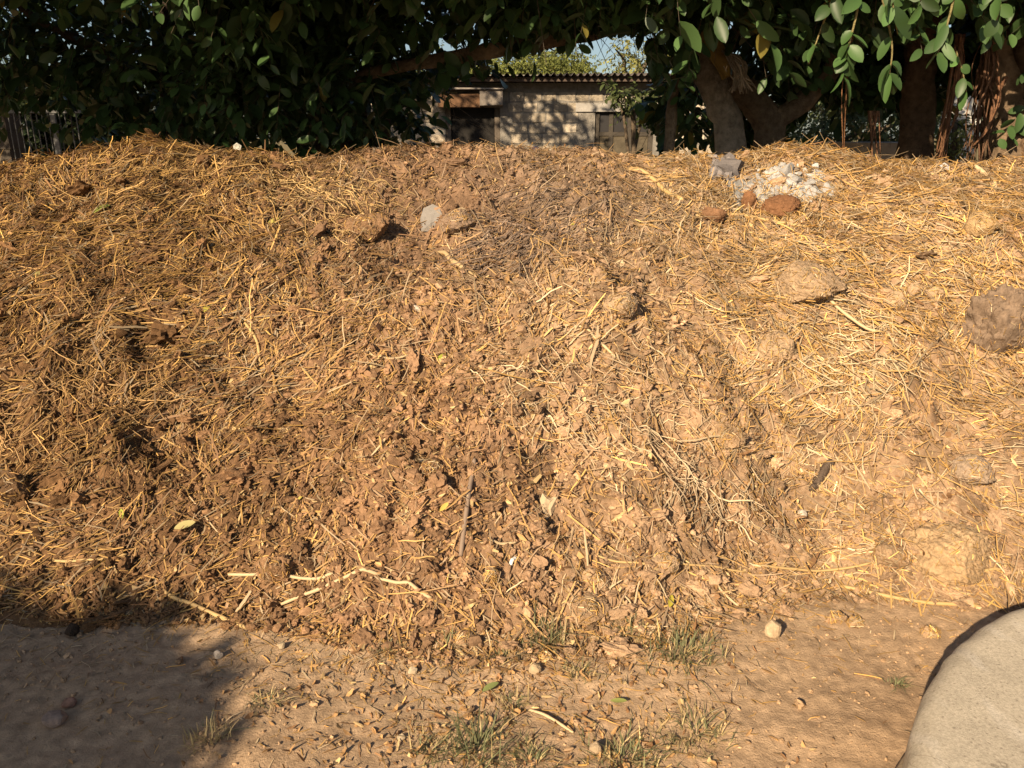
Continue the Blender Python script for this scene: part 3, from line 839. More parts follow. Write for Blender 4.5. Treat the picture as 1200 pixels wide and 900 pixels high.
tangle([(830, 590, 28, 28), (800, 575, 18, 22), (860, 610, 22, 20)], 110, 0.12, 0.0042, (0.45, 0.345, 0.22), -1.5, 0.55, 'tangle of pale dry roots low on the slope', 'root_tangle', 0.45)
tangle([(1000, 400, 24, 26), (985, 440, 26, 24), (1035, 430, 20, 26)], 130, 0.14, 0.0045, (0.52, 0.40, 0.24), -0.9, 0.5, 'pale long stems slanting down below the big cracked clod', 'stem_tangle', 0.2)
tangle([(640, 275, 40, 16), (690, 240, 50, 14), (600, 300, 28, 16)], 230, 0.17, 0.0042, (0.21, 0.155, 0.115), 0.75, 0.45, 'grey brown brushwood matted under the middle of the crest', 'twig_tangle', 0.15)
tangle([(200, 200, 44, 12), (150, 230, 50, 18), (260, 190, 30, 10)], 260, 0.16, 0.0045, (0.42, 0.27, 0.11), -2.2, 0.5, 'long straw thatch combed down the mound near the crest', 'straw_thatch', 0.12)
tangle([(345, 215, 30, 14), (400, 240, 40, 22)], 200, 0.14, 0.0045, (0.45, 0.31, 0.14), -0.9, 0.6, 'golden straw drift beside the mound', 'straw_drift', 0.15)
tangle([(700, 450, 50, 40), (640, 480, 40, 30), (760, 500, 36, 30)], 200, 0.10, 0.004, (0.52, 0.40, 0.25), -1.3, 0.8, 'pale thin stems over the middle of the slope', 'stem_litter', 0.3)
tangle([(90, 400, 50, 60), (60, 520, 50, 40), (150, 480, 40, 40)], 320, 0.13, 0.0042, (0.34, 0.21, 0.085), -1.4, 0.7, 'golden brown straw thatch over the lumpy end of the heap', 'straw_thatch', 0.15)

# fallen leaves, green and yellow
def leaf_strip(P, D, N, L, W, C, droop=None):
    """broad leaves: n x (5 rows x 3 columns), folded at the midrib, tip curling down"""
    n = len(P)
    S = norm(np.cross(D, N)); N2 = np.cross(S, D)
    a = np.array([0.0, 0.12, 0.30, 0.52, 0.74, 0.90, 1.0]); wr = np.array([0.10, 0.52, 0.90, 1.0, 0.83, 0.48, 0.03])
    fold = rng.uniform(0.1, 0.5, n); curl = rng.normal(0.12, 0.16, n)
    V = np.zeros((n, 7, 3, 3))
    for i in range(7):
        for j, sg in enumerate((-1, 0, 1)):
            V[:, i, j] = (P + D * (L * a[i])[:, None] + S * (sg * 0.5 * W * wr[i])[:, None]
                          + N2 * ((abs(sg) * fold * 0.5 * W * wr[i]) - curl * L * a[i] ** 2)[:, None])
    base = (np.arange(n) * 21)[:, None, None]
    i = np.arange(6)[None, :, None] * 3; j = np.arange(2)[None, None]
    q = np.stack([base + i + j, base + i + j + 1, base + i + 3 + j + 1, base + i + 3 + j], -1).reshape(-1, 4)
    return V.reshape(-1, 3), q, np.repeat(C, 21, 0)

for px, py, L, ang, c, lab in [
 (872, 697, 20, 0.1, (0.50, 0.42, 0.04), 'bright yellow leaf lying on a little dark lump'),
 (513, 424, 14, 0.7, (0.30, 0.33, 0.05), 'small yellow green leaf beside the bright short stalk'),
 (782, 714, 16, 1.3, (0.42, 0.36, 0.05), 'yellowed leaf standing in the wide grass tuft'),
 (566, 815, 22, 0.8, (0.24, 0.28, 0.10), 'pale green leaf tip on the earth above the spiky tuft'),
 (112, 253, 18, 0.8, (0.22, 0.26, 0.06), 'green leaf high on the dark end of the heap'),
 (40, 326, 20, 0.05, (0.30, 0.32, 0.11), 'greenish pod in the dark upper end of the heap'),
 (240, 368, 16, 1.4, (0.40, 0.35, 0.06), 'yellow leaf hanging below the dark hollow'),
 (315, 264, 20, 0.2, (0.42, 0.38, 0.10), 'olive yellow leaf on the upper slope by the mound'),
 (145, 610, 12, 1.9, (0.34, 0.36, 0.05), 'small bright green leaf above the shaded foot'),
 (205, 623, 22, 0.3, (0.42, 0.37, 0.16), 'pale curled leaf above the shaded foot'),
 (669, 266, 14, 0.2, (0.44, 0.42, 0.08), 'yellow leaf on the grey straw under the crest'),
 (515, 602, 14, 0.9, (0.55, 0.40, 0.10), 'round yellow leaf low on the slope by the dung ball'),
 (715, 826, 18, -0.2, (0.30, 0.33, 0.10), 'green leaf in the grass near the dirt track'),
 (352, 590, 12, 1.2, (0.55, 0.46, 0.12), 'small cream leaf above the crumbly clod')]:
    p = hit(px, py); k = np.linalg.norm(p - np.array([0, 0, CAM_H])) / F_PX
    N = surf_n(np.array([p[0]]), np.array([p[1]]), 0.05)
    D = np.array([[math.cos(ang), math.sin(ang) * 0.8, 0.35]]); D = norm(D - N * (D * N).sum() * 0.8)
    V, q, C = leaf_strip(p[None] + N * 0.014, D, N, np.array([L * k]), np.array([L * k * 0.42]), np.array([c]))
    o = mesh_obj('fallen_leaf', V, q, M_LEAF, None, C, True, p)
    tag(o, lab, 'leaf', 'fallen leaves on the heap and earth')

# grass tufts
def tuft(px, py, r_px, n, lab, h_px, dry=0.3, upright=0.6, seed=0):
    p = hit(px, py); k = np.linalg.norm(p - np.array([0, 0, CAM_H])) / F_PX
    rr = np.random.default_rng(seed + 100)
    r = r_px * k; h = h_px * k * 0.62
    u = rr.normal(0, 0.45, (n, 2)) * r * np.array([1.0, 0.9]); u = np.clip(u, -1.05 * r, 1.05 * r)
    x = p[0] + u[:, 0]; y = p[1] + u[:, 1]
    B = np.stack([x, y, surf(x, y)], -1)
    az = np.arctan2(u[:, 1], u[:, 0]) + rr.normal(0, 0.9, n)
    lean = np.abs(rr.normal(1.15 - upright, 0.45, n))
    L = h * np.exp(rr.normal(-0.1, 0.35, n))
    W = 0.0021 * np.exp(rr.normal(0, 0.25, n))
    O = np.stack([np.cos(az), np.sin(az), np.zeros(n)], -1)
    S = np.stack([-np.sin(az), np.cos(az), np.zeros(n)], -1)
    V = np.zeros((n, 4, 2, 3))
    for i, s in enumerate((0, 0.35, 0.7, 1.0)):
        c = B + O * (L * lean * (0.4 * s + 0.9 * s * s))[:, None] + np.array([0, 0, 1.0]) * (L * (s - 0.45 * lean * s * s))[:, None]
        wv = W * (1 - 0.85 * s)
        V[:, i, 0] = c - S * wv[:, None]; V[:, i, 1] = c + S * wv[:, None]
    base = (np.arange(n) * 8)[:, None]; i = np.arange(3)[None] * 2
    q = np.stack([base + i, base + i + 1, base + i + 3, base + i + 2], -1).reshape(-1, 4)
    g = np.array([0.165, 0.17, 0.085]); d = np.array([0.46, 0.36, 0.18])
    C = np.where((rr.random(n) < dry)[:, None], d, g) * np.exp(rr.normal(0, 0.22, (n, 1)))
    o = mesh_obj('grass_tuft', V.reshape(-1, 3), q, M_GRASS, None, np.repeat(C, 8, 0), False, p)
    tag(o, lab, 'grass', 'grass tufts at the foot of the heap')
for a in [(640, 752, 26, 190, 'dense grey green tuft leaning against the heap foot above the cube stone', 30, 0.2, 0.6),
          (558, 878, 30, 120, 'spiky star shaped green tuft lowest on the earth', 44, 0.1, 0.5),
          (800, 765, 42, 260, 'wide sparse tuft under the broad flat clod, beside the dirt track', 24, 0.35, 0.45),
          (735, 742, 20, 70, 'small thin tuft close behind the broad flat clod', 24, 0.3, 0.6),
          (460, 763, 18, 80, 'first small dark sprig on the earth edge, nearer the shade', 14, 0.3, 0.5),
          (524, 760, 16, 60, 'small dark sprig between two tan lumps on the earth edge', 14, 0.3, 0.5),
          (588, 772, 15, 60, 'small sprig close to the dense grey green tuft', 16, 0.3, 0.5),
          (815, 862, 40, 190, 'dry yellowing tuft spread on the edge of the dirt track', 20, 0.6, 0.35),
          (735, 890, 42, 200, 'dull green tuft at the bottom edge, beside the dry one', 22, 0.3, 0.4),
          (505, 880, 24, 90, 'low sparse tuft beside the spiky star shaped tuft', 20, 0.45, 0.4),
          (620, 893, 36, 150, 'low green mat right under the spiky star shaped tuft', 16, 0.3, 0.3),
          (314, 822, 22, 60, 'low dry weed on the open earth near the shade', 13, 0.5, 0.3),
          (246, 868, 22, 80, 'dry straw coloured tuft on the rim of the shade', 26, 0.9, 0.45),
          (680, 790, 17, 70, 'thin faded tuft between the cube stone and the wide tuft', 16, 0.5, 0.4),
          (600, 826, 17, 80, 'faded tuft above the low green mat', 15, 0.55, 0.4),
          (1052, 802, 10, 40, 'tiny dark weed alone on the dirt track', 12, 0.1, 0.3)]:
    tuft(*a, seed=int(a[0]))

# dark blue ball standing in for an unclear blue shape on the crest
p = hit(627, 178); p[1] = YC + 0.12; p[2] = surf(p[0], p[1]) + 0.028
x_ = at(627, 169, p[1]); p[0] = x_[0]
V, Fc = ico(3)
V = V * np.array([0.034, 0.034, 0.036]) * (1 - 0.12 * np.clip(-V[:, 2:], 0, 1))
root = thing('blue_ball', 'small dark blue ball standing on the crest before the block wall', 'ball', p)
mesh_obj('dome', V + p, Fc, M_PLASTIC, root, (0.02, 0.035, 0.10), True)
b = MB(); th = np.linspace(0, 2 * math.pi, 25)
b.tube(np.stack([p[0] + 0.036 * np.cos(th), p[1] + 0.036 * np.sin(th), np.full(25, p[2] - 0.006)], -1), 0.004, 6, (0.018, 0.03, 0.08))
b.build('rim', M_PLASTIC, root, True)

# ------------------------------------------------------------------ round concrete slab
def lathe(name, prof, mat, parent, c, n=420, ctr=(0, 0)):
    pr = np.array(prof, float); m = len(pr)
    th = np.linspace(0, 2 * math.pi, n, endpoint=False)
    rr = pr[:, 0][:, None]; ww = 1 + 0.004 * perlin(np.cos(th) * 3 + 5, np.sin(th) * 3, 3)[None]
    V = np.stack([ctr[0] + rr * ww * np.cos(th)[None], ctr[1] + rr * ww * np.sin(th)[None], np.broadcast_to(pr[:, 1][:, None], (m, n))], -1)
    V = V.reshape(-1, 3)
    i = np.arange(m - 1)[:, None] * n; j = np.arange(n)[None]; jn = (j + 1) % n
    q = np.stack([i + j, i + jn, i + n + jn, i + n + j], -1).reshape(-1, 4)
    V[:, 2] += 0.0009 * noise3(V * 2, 11) 
    rad = np.hypot(V[:, 0] - ctr[0], V[:, 1] - ctr[1]); V[:, :2] += ((V[:, :2] - np.array(ctr)) / np.maximum(rad, 0.05)[:, None]) * (0.006 * noise3(V * 5, 13) + 0.003 * noise3(V * 19, 14))[:, None] * (rad > 0.9)[:, None]
    stain = sstep(fbm(V[:, 0] * 3.1, V[:, 1] * 3.1 + V[:, 2] * 3, 15, 4), 0.0, 0.55)[:, None]
    scuff = sstep(fbm(V[:, 0] * 16, V[:, 1] * 7 + V[:, 2] * 9, 16, 3), 0.3, 0.7)[:, None]
    cc = np.array(c) * (1 + 0.05 * noise3(V * 4, 3)[:, None] + 0.09 * noise3(V * 23, 5)[:, None]) * (1 - 0.12 * stain)
    cc = cc * (1 - 0.3 * scuff) + np.array([0.62, 0.57, 0.50]) * 0.3 * scuff * (c[0] > 0.4)
    return mesh_obj(name, V, q, mat, parent, cc, True)
ctr = (2.0, 0.79)
root = thing('concrete_slab', 'large round pale concrete slab with a worn rounded edge, cut off by the corner', 'concrete slab', (ctr[0], ctr[1], 0))
R0, H0, rb = 1.29, 0.35, 0.06
prof = [(R0 + 0.012, -0.03), (R0 + 0.006, 0.12), (R0, 0.22), (R0, H0 - rb)]
prof += [(R0 - rb + rb * math.cos(a), H0 - rb + rb * math.sin(a)) for a in np.linspace(0.15, math.pi / 2, 9)]
prof += [(r_, H0 + 0.012 * (1 - r_ / R0)) for r_ in np.linspace(R0 - rb - 0.012, 0.001, 130)]
lathe('slab_top', prof, M_CONC, root, (0.50, 0.435, 0.335), ctr=ctr)
prof = [(R0 + 0.04, -0.03), (R0 + 0.037, 0.03), (R0 + 0.028, 0.045), (R0 + 0.012, 0.05)]
lathe('footing', prof, M_CONC, root, (0.36, 0.28, 0.19), ctr=ctr)

# ------------------------------------------------------------------ building behind the trees
BY = 13.6
def X_at(px, py=150): return at(px, py, BY)[0]
def Z_at(py): return at(600, py, BY)[2]
bx0, bx1 = X_at(400), X_at(850)
dx0, dx1 = X_at(522), X_at(586)
wx0, wx1 = X_at(697), X_at(766)
ztop = Z_at(97); zdoor = Z_at(126); zwin = Z_at(131); zsill = Z_at(176)
root = thing('block_building', 'low building of rough tan stone blocks with a corrugated roof behind the trees', 'building', ((bx0 + bx1) / 2, BY, 0))
b = MB(); MORT = (0.25, 0.23, 0.20)
T = 0.2
b.box((bx0, BY, -0.05), (dx0, BY + T, ztop), MORT)
b.box((dx0, BY, zdoor), (dx1, BY + T, ztop), MORT)
b.box((dx1, BY, -0.05), (wx0, BY + T, ztop), MORT)
b.box((wx0, BY, zwin), (wx1, BY + T, ztop), MORT)
b.box((wx0, BY, -0.05), (wx1, BY + T, zsill - 0.25), MORT)
b.box((wx1, BY, -0.05), (bx1, BY + T, ztop), MORT)
b.box((bx0, BY + T, -0.05), (bx0 + T, BY + 4, ztop + 0.2), MORT)
b.box((bx1 - T, BY + T, -0.05), (bx1, BY + 4, ztop + 0.2), MORT)
b.box((bx0, BY + 4, -0.05), (bx1, BY + 4 + T, ztop + 0.4), MORT)
hz = 0.163; z = 0.02; row = 0
while z + hz < ztop - 0.02:
    x = bx0 + rng.uniform(-0.2, 0)
    while x < bx1 - 0.05:
        L_ = rng.uniform(0.2, 0.34)
        a0, a1 = max(x, bx0) + 0.012, min(x + L_, bx1) - 0.022
        z0, z1 = z + 0.012, z + hz - rng.uniform(0.012, 0.03)
        def hits(lo, hi, zz): return a1 > lo - 0.02 and a0 < hi + 0.02 and z1 > zz
        if z1 < zwin + 0.14 and a0 < wx0 - 0.15 < a1: a1 = wx0 - (0.34 if z1 > zwin else 0.03)
        if a1 - a0 > 0.08 and not (hits(dx0, dx1, 0) and z0 < zdoor + 0.02) and not (hits(wx0 - 0.1, wx1 + 0.1, zsill - 0.25) and z0 < zwin + 0.11):
            tone = math.exp(rng.normal(0, 0.16))
            if rng.random() < 0.15: tone *= 0.75
            b.box((a0, BY - 0.003 - rng.uniform(0, 0.008), z0), (a1, BY + 0.05, z1), np.array([0.43, 0.37, 0.285]) * tone, 0.006)
        x += L_
    z += hz; row += 1
b.build('wall', M_BLOCK, root)
b = MB(); b.box((wx0 - 0.32, BY - 0.03, zwin + 0.0), (wx1 + 0.25, BY + 0.1, zwin + 0.13), (0.36, 0.34, 0.31), 0.004)
b.build('window_lintel', M_PLASTER, root)
b = MB()
b.box((dx0 - 0.1, BY - 0.22, zdoor + 0.0), (X_at(563), BY - 0.025, zdoor + 0.20), (0.16, 0.09, 0.05), 0.006)
b.box((X_at(563) + 0.004, BY - 0.26, zdoor + 0.02), (dx1 + 0.05, BY - 0.025, zdoor + 0.26), (0.20, 0.175, 0.15), 0.006)
b.box((dx0 - 0.15, BY - 0.3, zdoor + 0.264), (dx1 + 0.06, BY - 0.025, zdoor + 0.29), (0.26, 0.23, 0.2), 0.004)
b.build('door_canopy', M_WOOD, root)
b = MB(); b.box((dx1 - 0.09, BY + 0.02, 0), (dx1 - 0.004, BY + 0.12, zdoor - 0.004), (0.12, 0.1, 0.08)); b.box((dx0 + 0.004, BY + 0.02, 0), (dx0 + 0.09, BY + 0.12, zdoor - 0.004), (0.12, 0.1, 0.08))
b.build('door_frame', M_WOOD, root)
b = MB(); b.box((dx0 + 0.1, BY + 0.05, 0.01), (dx1 - 0.1, BY + 0.09, zdoor - 0.01), (0.022, 0.02, 0.018)); b.build('door', M_WOOD, root)
wf = MB(); zr = Z_at(157); FR = (0.07, 0.06, 0.048)
wf.box((wx0 + 0.004, BY + 0.03, zsill - 0.24), (wx0 + 0.075, BY + 0.11, zwin - 0.004), FR)
wf.box((wx1 - 0.075, BY + 0.03, zsill - 0.24), (wx1 - 0.004, BY + 0.11, zwin - 0.004), FR)
for f_ in (0.28, 0.60):
    xm = wx0 + (wx1 - wx0) * f_
    wf.box((xm - 0.035, BY + 0.035, zsill - 0.24), (xm + 0.035, BY + 0.105, zwin - 0.004), FR)
wf.box((wx0 + 0.076, BY + 0.04, zr - 0.03), (wx1 - 0.076, BY + 0.1, zr + 0.03), FR)
win = wf.build('window', M_WOOD, root)
b = MB(); b.box((wx0 + 0.08, BY + 0.06, zr + 0.032), (wx1 - 0.08, BY + 0.065, zwin - 0.006), (0.03, 0.028, 0.028)); b.build('pane', M_PLASTIC, win)
b = MB(); b.box((wx0 + 0.08, BY + 0.055, zsill - 0.24), (wx1 - 0.08, BY + 0.075, zr - 0.032), (0.1, 0.083, 0.057)); b.build('shutter_panel', M_WOOD, win)
# roof: corrugated sheet sloping up to the back
xs = np.arange(bx0 - 0.25, bx1 + 0.25, 0.0125); ys = np.array([BY - 0.42, BY + 1.0, BY + 4.6])
Xr, Yr = np.meshgrid(xs, ys)
Zr = ztop + 0.10 + (Yr - (BY - 0.42)) * 0.04 + 0.024 * np.sin(Xr * 2 * math.pi / 0.105)
V = np.concatenate([np.stack([Xr, Yr, Zr], -1).reshape(-1, 3), np.stack([Xr, Yr, Zr - 0.004], -1).reshape(-1, 3)])
q = grid_faces(3, len(xs)); nn = 3 * len(xs)
edge = np.stack([np.arange(len(xs) - 1), np.arange(1, len(xs)), np.arange(1, len(xs)) + nn, np.arange(len(xs) - 1) + nn], -1)[:, ::-1]
mesh_obj('roof', V, np.vstack([q, q[:, ::-1] + nn, edge]), M_TIN, root, (0.075, 0.062, 0.055), True)
b = MB(); b.box((bx0 - 0.1, BY - 0.3, ztop + 0.002), (bx1 + 0.1, BY - 0.22, ztop + 0.068), (0.1, 0.075, 0.06)); b.box((bx0 - 0.1, BY + 0.05, ztop + 0.002), (bx1 + 0.1, BY + 0.13, ztop + 0.08), (0.1, 0.075, 0.06))
b.build('purlin', M_WOOD, root)

# ------------------------------------------------------------------ gate and walls far behind
GY = 11.5
g0 = at(8, 150, GY)[0]; g1 = at(97, 150, GY)[0]
zt = at(50, 129, GY)[2]
root = thing('metal_gate', 'grey barred metal gate seen under the dark foliage', 'gate', ((g0 + g1) / 2, GY, 0))
b = MB()
b.box((g0, GY - 0.02, zt - 0.04), (g1, GY + 0.02, zt), (0.08, 0.08, 0.08)); b.build('rail', M_METAL, root)
b = MB(); b.box((g0, GY - 0.02, 0.15), (g1, GY + 0.02, 0.2), (0.08, 0.08, 0.08)); b.build('rail', M_METAL, root)
b = MB(); xx = g0 + 0.05
while xx < g1 - 0.03:
    b.tube(spline([(xx, GY, 0.2), (xx, GY, zt + 0.02)], 3), 0.0085, 6, (0.06, 0.06, 0.06)); xx += 0.078
b.build('bars', M_METAL, root)
xp = at(66, 150, GY)[0]
b = MB(); b.box((xp - 0.035, GY - 0.06, 0), (xp + 0.035, GY - 0.021, zt - 0.05), (0.09, 0.09, 0.09)); b.build('post', M_METAL, root)
def pillar(px0, px1, pytop, Yp, name, lab, cat, c, depth=0.3, mat=M_PLASTER):
    x0 = at(px0, 150, Yp)[0]; x1 = at(px1, 150, Yp)[0]; zt = at(600, pytop, Yp)[2]
    b = MB(); n = 8
    for i in range(n):
        z0 = -0.03 + (zt + 0.03) * i / n; z1 = -0.03 + (zt + 0.03) * (i + 1) / n - 0.004
        b.box((x0, Yp, z0), (x1, Yp + depth, z1), c, 0.006)
    o = b.build(name, mat, None, False, ((x0 + x1) / 2, Yp, 0)); return tag(o, lab, cat)
pillar(-14, 7, 132, GY, 'gate_pillar', 'rough grey pillar holding the barred gate', 'pillar', (0.07, 0.06, 0.05), 0.35)
pillar(1117, 1148, 108, 10.5, 'white_pillar', 'whitewashed pillar standing between the aerial roots', 'pillar', (0.62, 0.6, 0.54), 0.35)
pillar(376, 446, 148, 12.6, 'low_wall', 'pale plastered wall glimpsed behind the dark trunks', 'wall', (0.5, 0.48, 0.44), 0.2)
pillar(950, 1066, 166, 8.8, 'board_wall', 'low pale wall behind the hanging roots', 'wall', (0.52, 0.45, 0.38), 0.2)
b = MB(); b.box((-14.0, 17.5, -0.05), (-3.2, 17.7, 1.2), (0.2, 0.17, 0.13)); o = b.build('boundary_wall', M_PLASTER, None, False, (-6, 17.5, 0)); tag(o, 'long tan boundary wall behind the barred gate', 'wall')

# ------------------------------------------------------------------ trees
LEAFC = np.array([0.040, 0.076, 0.024])
OPEN = [  # views through the foliage that stay open: polygon, chance that a leaf stays
    (np.array([(528, 94), (522, 182), (772, 182), (766, 150), (740, 120), (760, 96), (762, 44), (738, 34), (700, 40), (650, 56), (575, 72), (590, 88)]), 0.02, 9),
    (np.array([(930, 122), (930, 182), (1066, 182), (1060, 128)]), 0.08, 99),
    (np.array([(1112, 108), (1112, 182), (1150, 182), (1150, 112)]), 0.15, 99),
    (np.array([(815, 20), (815, 182), (925, 182), (960, 120), (900, 70), (860, 20)]), 0.06, 7.35),
    (np.array([(430, 118), (425, 180), (528, 180), (528, 110)]), 0.5, 99),
    (np.array([(0, 128), (0, 182), (100, 182), (96, 128)]), 0.1, 99),
    (np.array([(420, 100), (400, 74), (560, 50), (690, 30), (800, 16), (800, 48), (690, 54), (560, 80)]), 0.45, 7.0),
    (np.array([(450, 8), (420, 40), (500, 62), (640, 46), (620, 18), (520, 6)]), 0.55, 99),
    (np.array([(265, 110), (285, 145), (310, 140), (300, 112)]), 0.35, 99),
]
def in_poly(px, py, poly):
    c = np.zeros(px.shape, bool); n = len(poly); j = n - 1
    for i in range(n):
        xi, yi = poly[i]; xj, yj = poly[j]
        m = ((yi > py) != (yj > py)) & (px < (xj - xi) * (py - yi) / (yj - yi + 1e-9) + xi)
        c ^= m; j = i
    return c

def foliage(clumps, L=0.135, per=8, twig=0.42, col=LEAFC, open_=True, seed=0, shine=0.25):
    """twigs through each clump's volume, leaves set along them"""
    LP, LD, LN, LL, LC = [], [], [], [], []; tws = MB()
    for (c, r, n) in clumps:
        u = rng.normal(0, 1, (n, 3)); u = u / np.linalg.norm(u, axis=1, keepdims=True) * (rng.random((n, 1)) ** 0.45)
        S0 = np.asarray(c) + u * np.asarray(r)
        S0 = S0 + 0.25 * np.stack([noise3(S0 * 0.9, 1), noise3(S0 * 0.9, 2), noise3(S0 * 0.9, 3)], -1)
        keep = noise3(S0 * 1.6, seed + 7) > (-0.42 if open_ else -9)                  # airy gaps between the sprays
        S0 = S0[keep]; u = u[keep]
        D = norm(u * np.array([1, 1, 0.4]) + rng.normal(0, 0.7, u.shape) + np.array([0, 0, -0.35]))
        tone = np.exp(rng.normal(0, 0.22, len(S0)))
        for i in range(len(S0)):
            ln = twig * rng.uniform(0.6, 1.3)
            P = S0[i] + D[i] * np.linspace(0, ln, 4)[:, None] + np.array([0, 0, -0.12]) * np.linspace(0, 1, 4)[:, None] ** 2 * ln
            k = int(per * rng.uniform(0.7, 1.3))
            s = np.linspace(0.15, 1.0, k)
            Q = np.stack([np.interp(s, np.linspace(0, 1, 4), P[:, a]) for a in range(3)], -1)
            side = norm(np.cross(D[i], np.array([0, 0, 1.0])))
            sg = np.where(np.arange(k) % 2, 1, -1)[:, None]
            d = norm(D[i] * 0.6 + side * sg * 0.9 + rng.normal(0, 0.35, (k, 3)) + np.array([0, 0, -0.45]))
            LP.append(Q); LD.append(d)
            LN.append(np.array([0, -0.15, 1.0]) + rng.normal(0, 0.45, (k, 3)))
            LL.append(L * np.exp(rng.normal(0, 0.2, k)) * np.where(s > 0.9, 0.8, 1.0))
            LC.append(col * tone[i] * np.exp(rng.normal(0, 0.18, (k, 1))))
            if i % 2 == 0: tws.add(*twig_strip(P))
    P = np.vstack(LP); D = np.vstack(LD); N = np.vstack(LN); LL = np.concatenate(LL); C = np.vstack(LC)
    if open_:
        px, py, z = project(P + D * (LL * 0.5)[:, None])
        k = np.ones(len(P), bool)
        for poly, pr, far_ in OPEN:
            k &= ~(in_poly(px, py, poly) & (rng.random(len(P)) > pr) & (P[:, 1] < far_))
        P, D, N, LL, C = P[k], D[k], N[k], LL[k], C[k]
    yel = rng.random(len(P)) < 0.006
    C[yel] = np.array([0.20, 0.17, 0.04])
    V, q, C = leaf_strip(P, D, N, LL, LL * rng.uniform(0.44, 0.58, len(P)), C)
    if tws.v:
        q = np.vstack([q, np.vstack(tws.q) + len(V)]); V = np.vstack([V, np.vstack(tws.v)]); C = np.vstack([C, np.vstack(tws.c)])
    return V, q, C

def twig_strip(P):
    n = len(P); w_ = np.linspace(0.004, 0.0015, n)
    V = np.zeros((n, 3, 3))
    for j in range(3):
        a = j * 2.094
        V[:, j] = P + np.stack([w_ * math.cos(a), w_ * math.sin(a), w_ * 0.4 * math.cos(a + 1)], -1)
    i = np.arange(n - 1)[:, None] * 3; j = np.arange(3)[None]; jn = (j + 1) % 3
    q = np.stack([i + j, i + jn, i + 3 + jn, i + 3 + j], -1).reshape(-1, 4)
    return V.reshape(-1, 3), q, None, (0.12, 0.09, 0.06)

def tree(name, label, base, limbs, clumps, bark, L=0.135, per=8, open_=True, seed=0, col=LEAFC, twig=0.42):
    root = thing(name, label, 'tree', base)
    b = MB()
    for k, (pts, r0, r1, sides, *own) in enumerate(limbs):
        P = spline(pts, 60)
        rad = np.linspace(r0, r1, 60) * (1 + 0.08 * perlin(np.arange(60) * 0.21 + k * 3.7, np.zeros(60) + 0.5, 71))
        n0 = b.n; sd_ = max(10, sides * 2)
        b.tube(P, rad, sd_, own[0] if own else bark, rough=0.2, rs=4.5, seed=seed + k)
        V = b.v[-1]; sp_ = sstep(noise3(V * np.array([6, 6, 2.2]), 31 + k), -0.1, 0.5)[:, None]
        b.c[-1] = b.c[-1] * (0.7 + 0.5 * sp_)
    tr = b.build('trunk', M_BARK, root, True)
    (V, q, C) = foliage(clumps, L, per, twig, col, open_, seed)
    cr = mesh_obj('crown', V, q, M_LEAF, root, C, True)
    return root, tr, cr

def A(px, py, Y): return at(px, py, Y)
def G(px, Y):
    p = at(px, 175, Y); return (p[0], Y, 0.0)

# the dark tree over the gate end
def clump_px(px, py, Y, rx, ry, rz, n):
    p = at(px, py, Y); k = Y / F_PX
    return (p, (rx * k, rz, ry * k), n)
tree('dense_tree', 'dense dark broad leaved tree whose crown hides the barred gate', G(200, 7.8),
     [([G(200, 7.8), A(205, 120, 7.8), A(190, 40, 7.7), A(210, -120, 7.4)], 0.13, 0.08, 14),
      ([A(205, 110, 7.8), A(120, 60, 7.4), A(40, 20, 7.0), A(-60, -60, 6.6)], 0.05, 0.02, 8),
      ([A(195, 70, 7.8), A(270, 40, 7.4), A(330, 0, 6.8)], 0.045, 0.02, 8)],
     [clump_px(60, 30, 7.4, 160, 95, 0.8, 330), clump_px(230, 60, 7.2, 150, 90, 0.8, 330), clump_px(150, 110, 8.0, 190, 55, 0.6, 260),
      clump_px(60, -90, 6.4, 200, 70, 1.0, 260), clump_px(230, -70, 6.2, 170, 70, 1.0, 260), clump_px(-120, 10, 7.5, 110, 130, 1.0, 220),
      clump_px(260, 130, 8.4, 80, 45, 0.4, 120),
      ((-3.2, 5.0, 3.55), (1.5, 0.8, 0.6), 420), ((-5.2, 5.1, 3.6), (1.4, 0.9, 0.7), 380), ((-3.6, 5.8, 4.6), (2.2, 0.9, 0.6), 420), ((-6.6, 5.6, 3.4), (1.0, 0.9, 0.9), 200), ((-8.0, 9.3, 3.6), (2.2, 1.0, 0.8), 420), ((-4.4, 4.7, 3.2), (2.6, 0.5, 0.35), 260), ((-4.6, 8.6, 5.2), (2.5, 1.0, 0.6), 260)], (0.12, 0.095, 0.075), 0.12, seed=1)  # high clumps above the view are added to shade the trees and gate
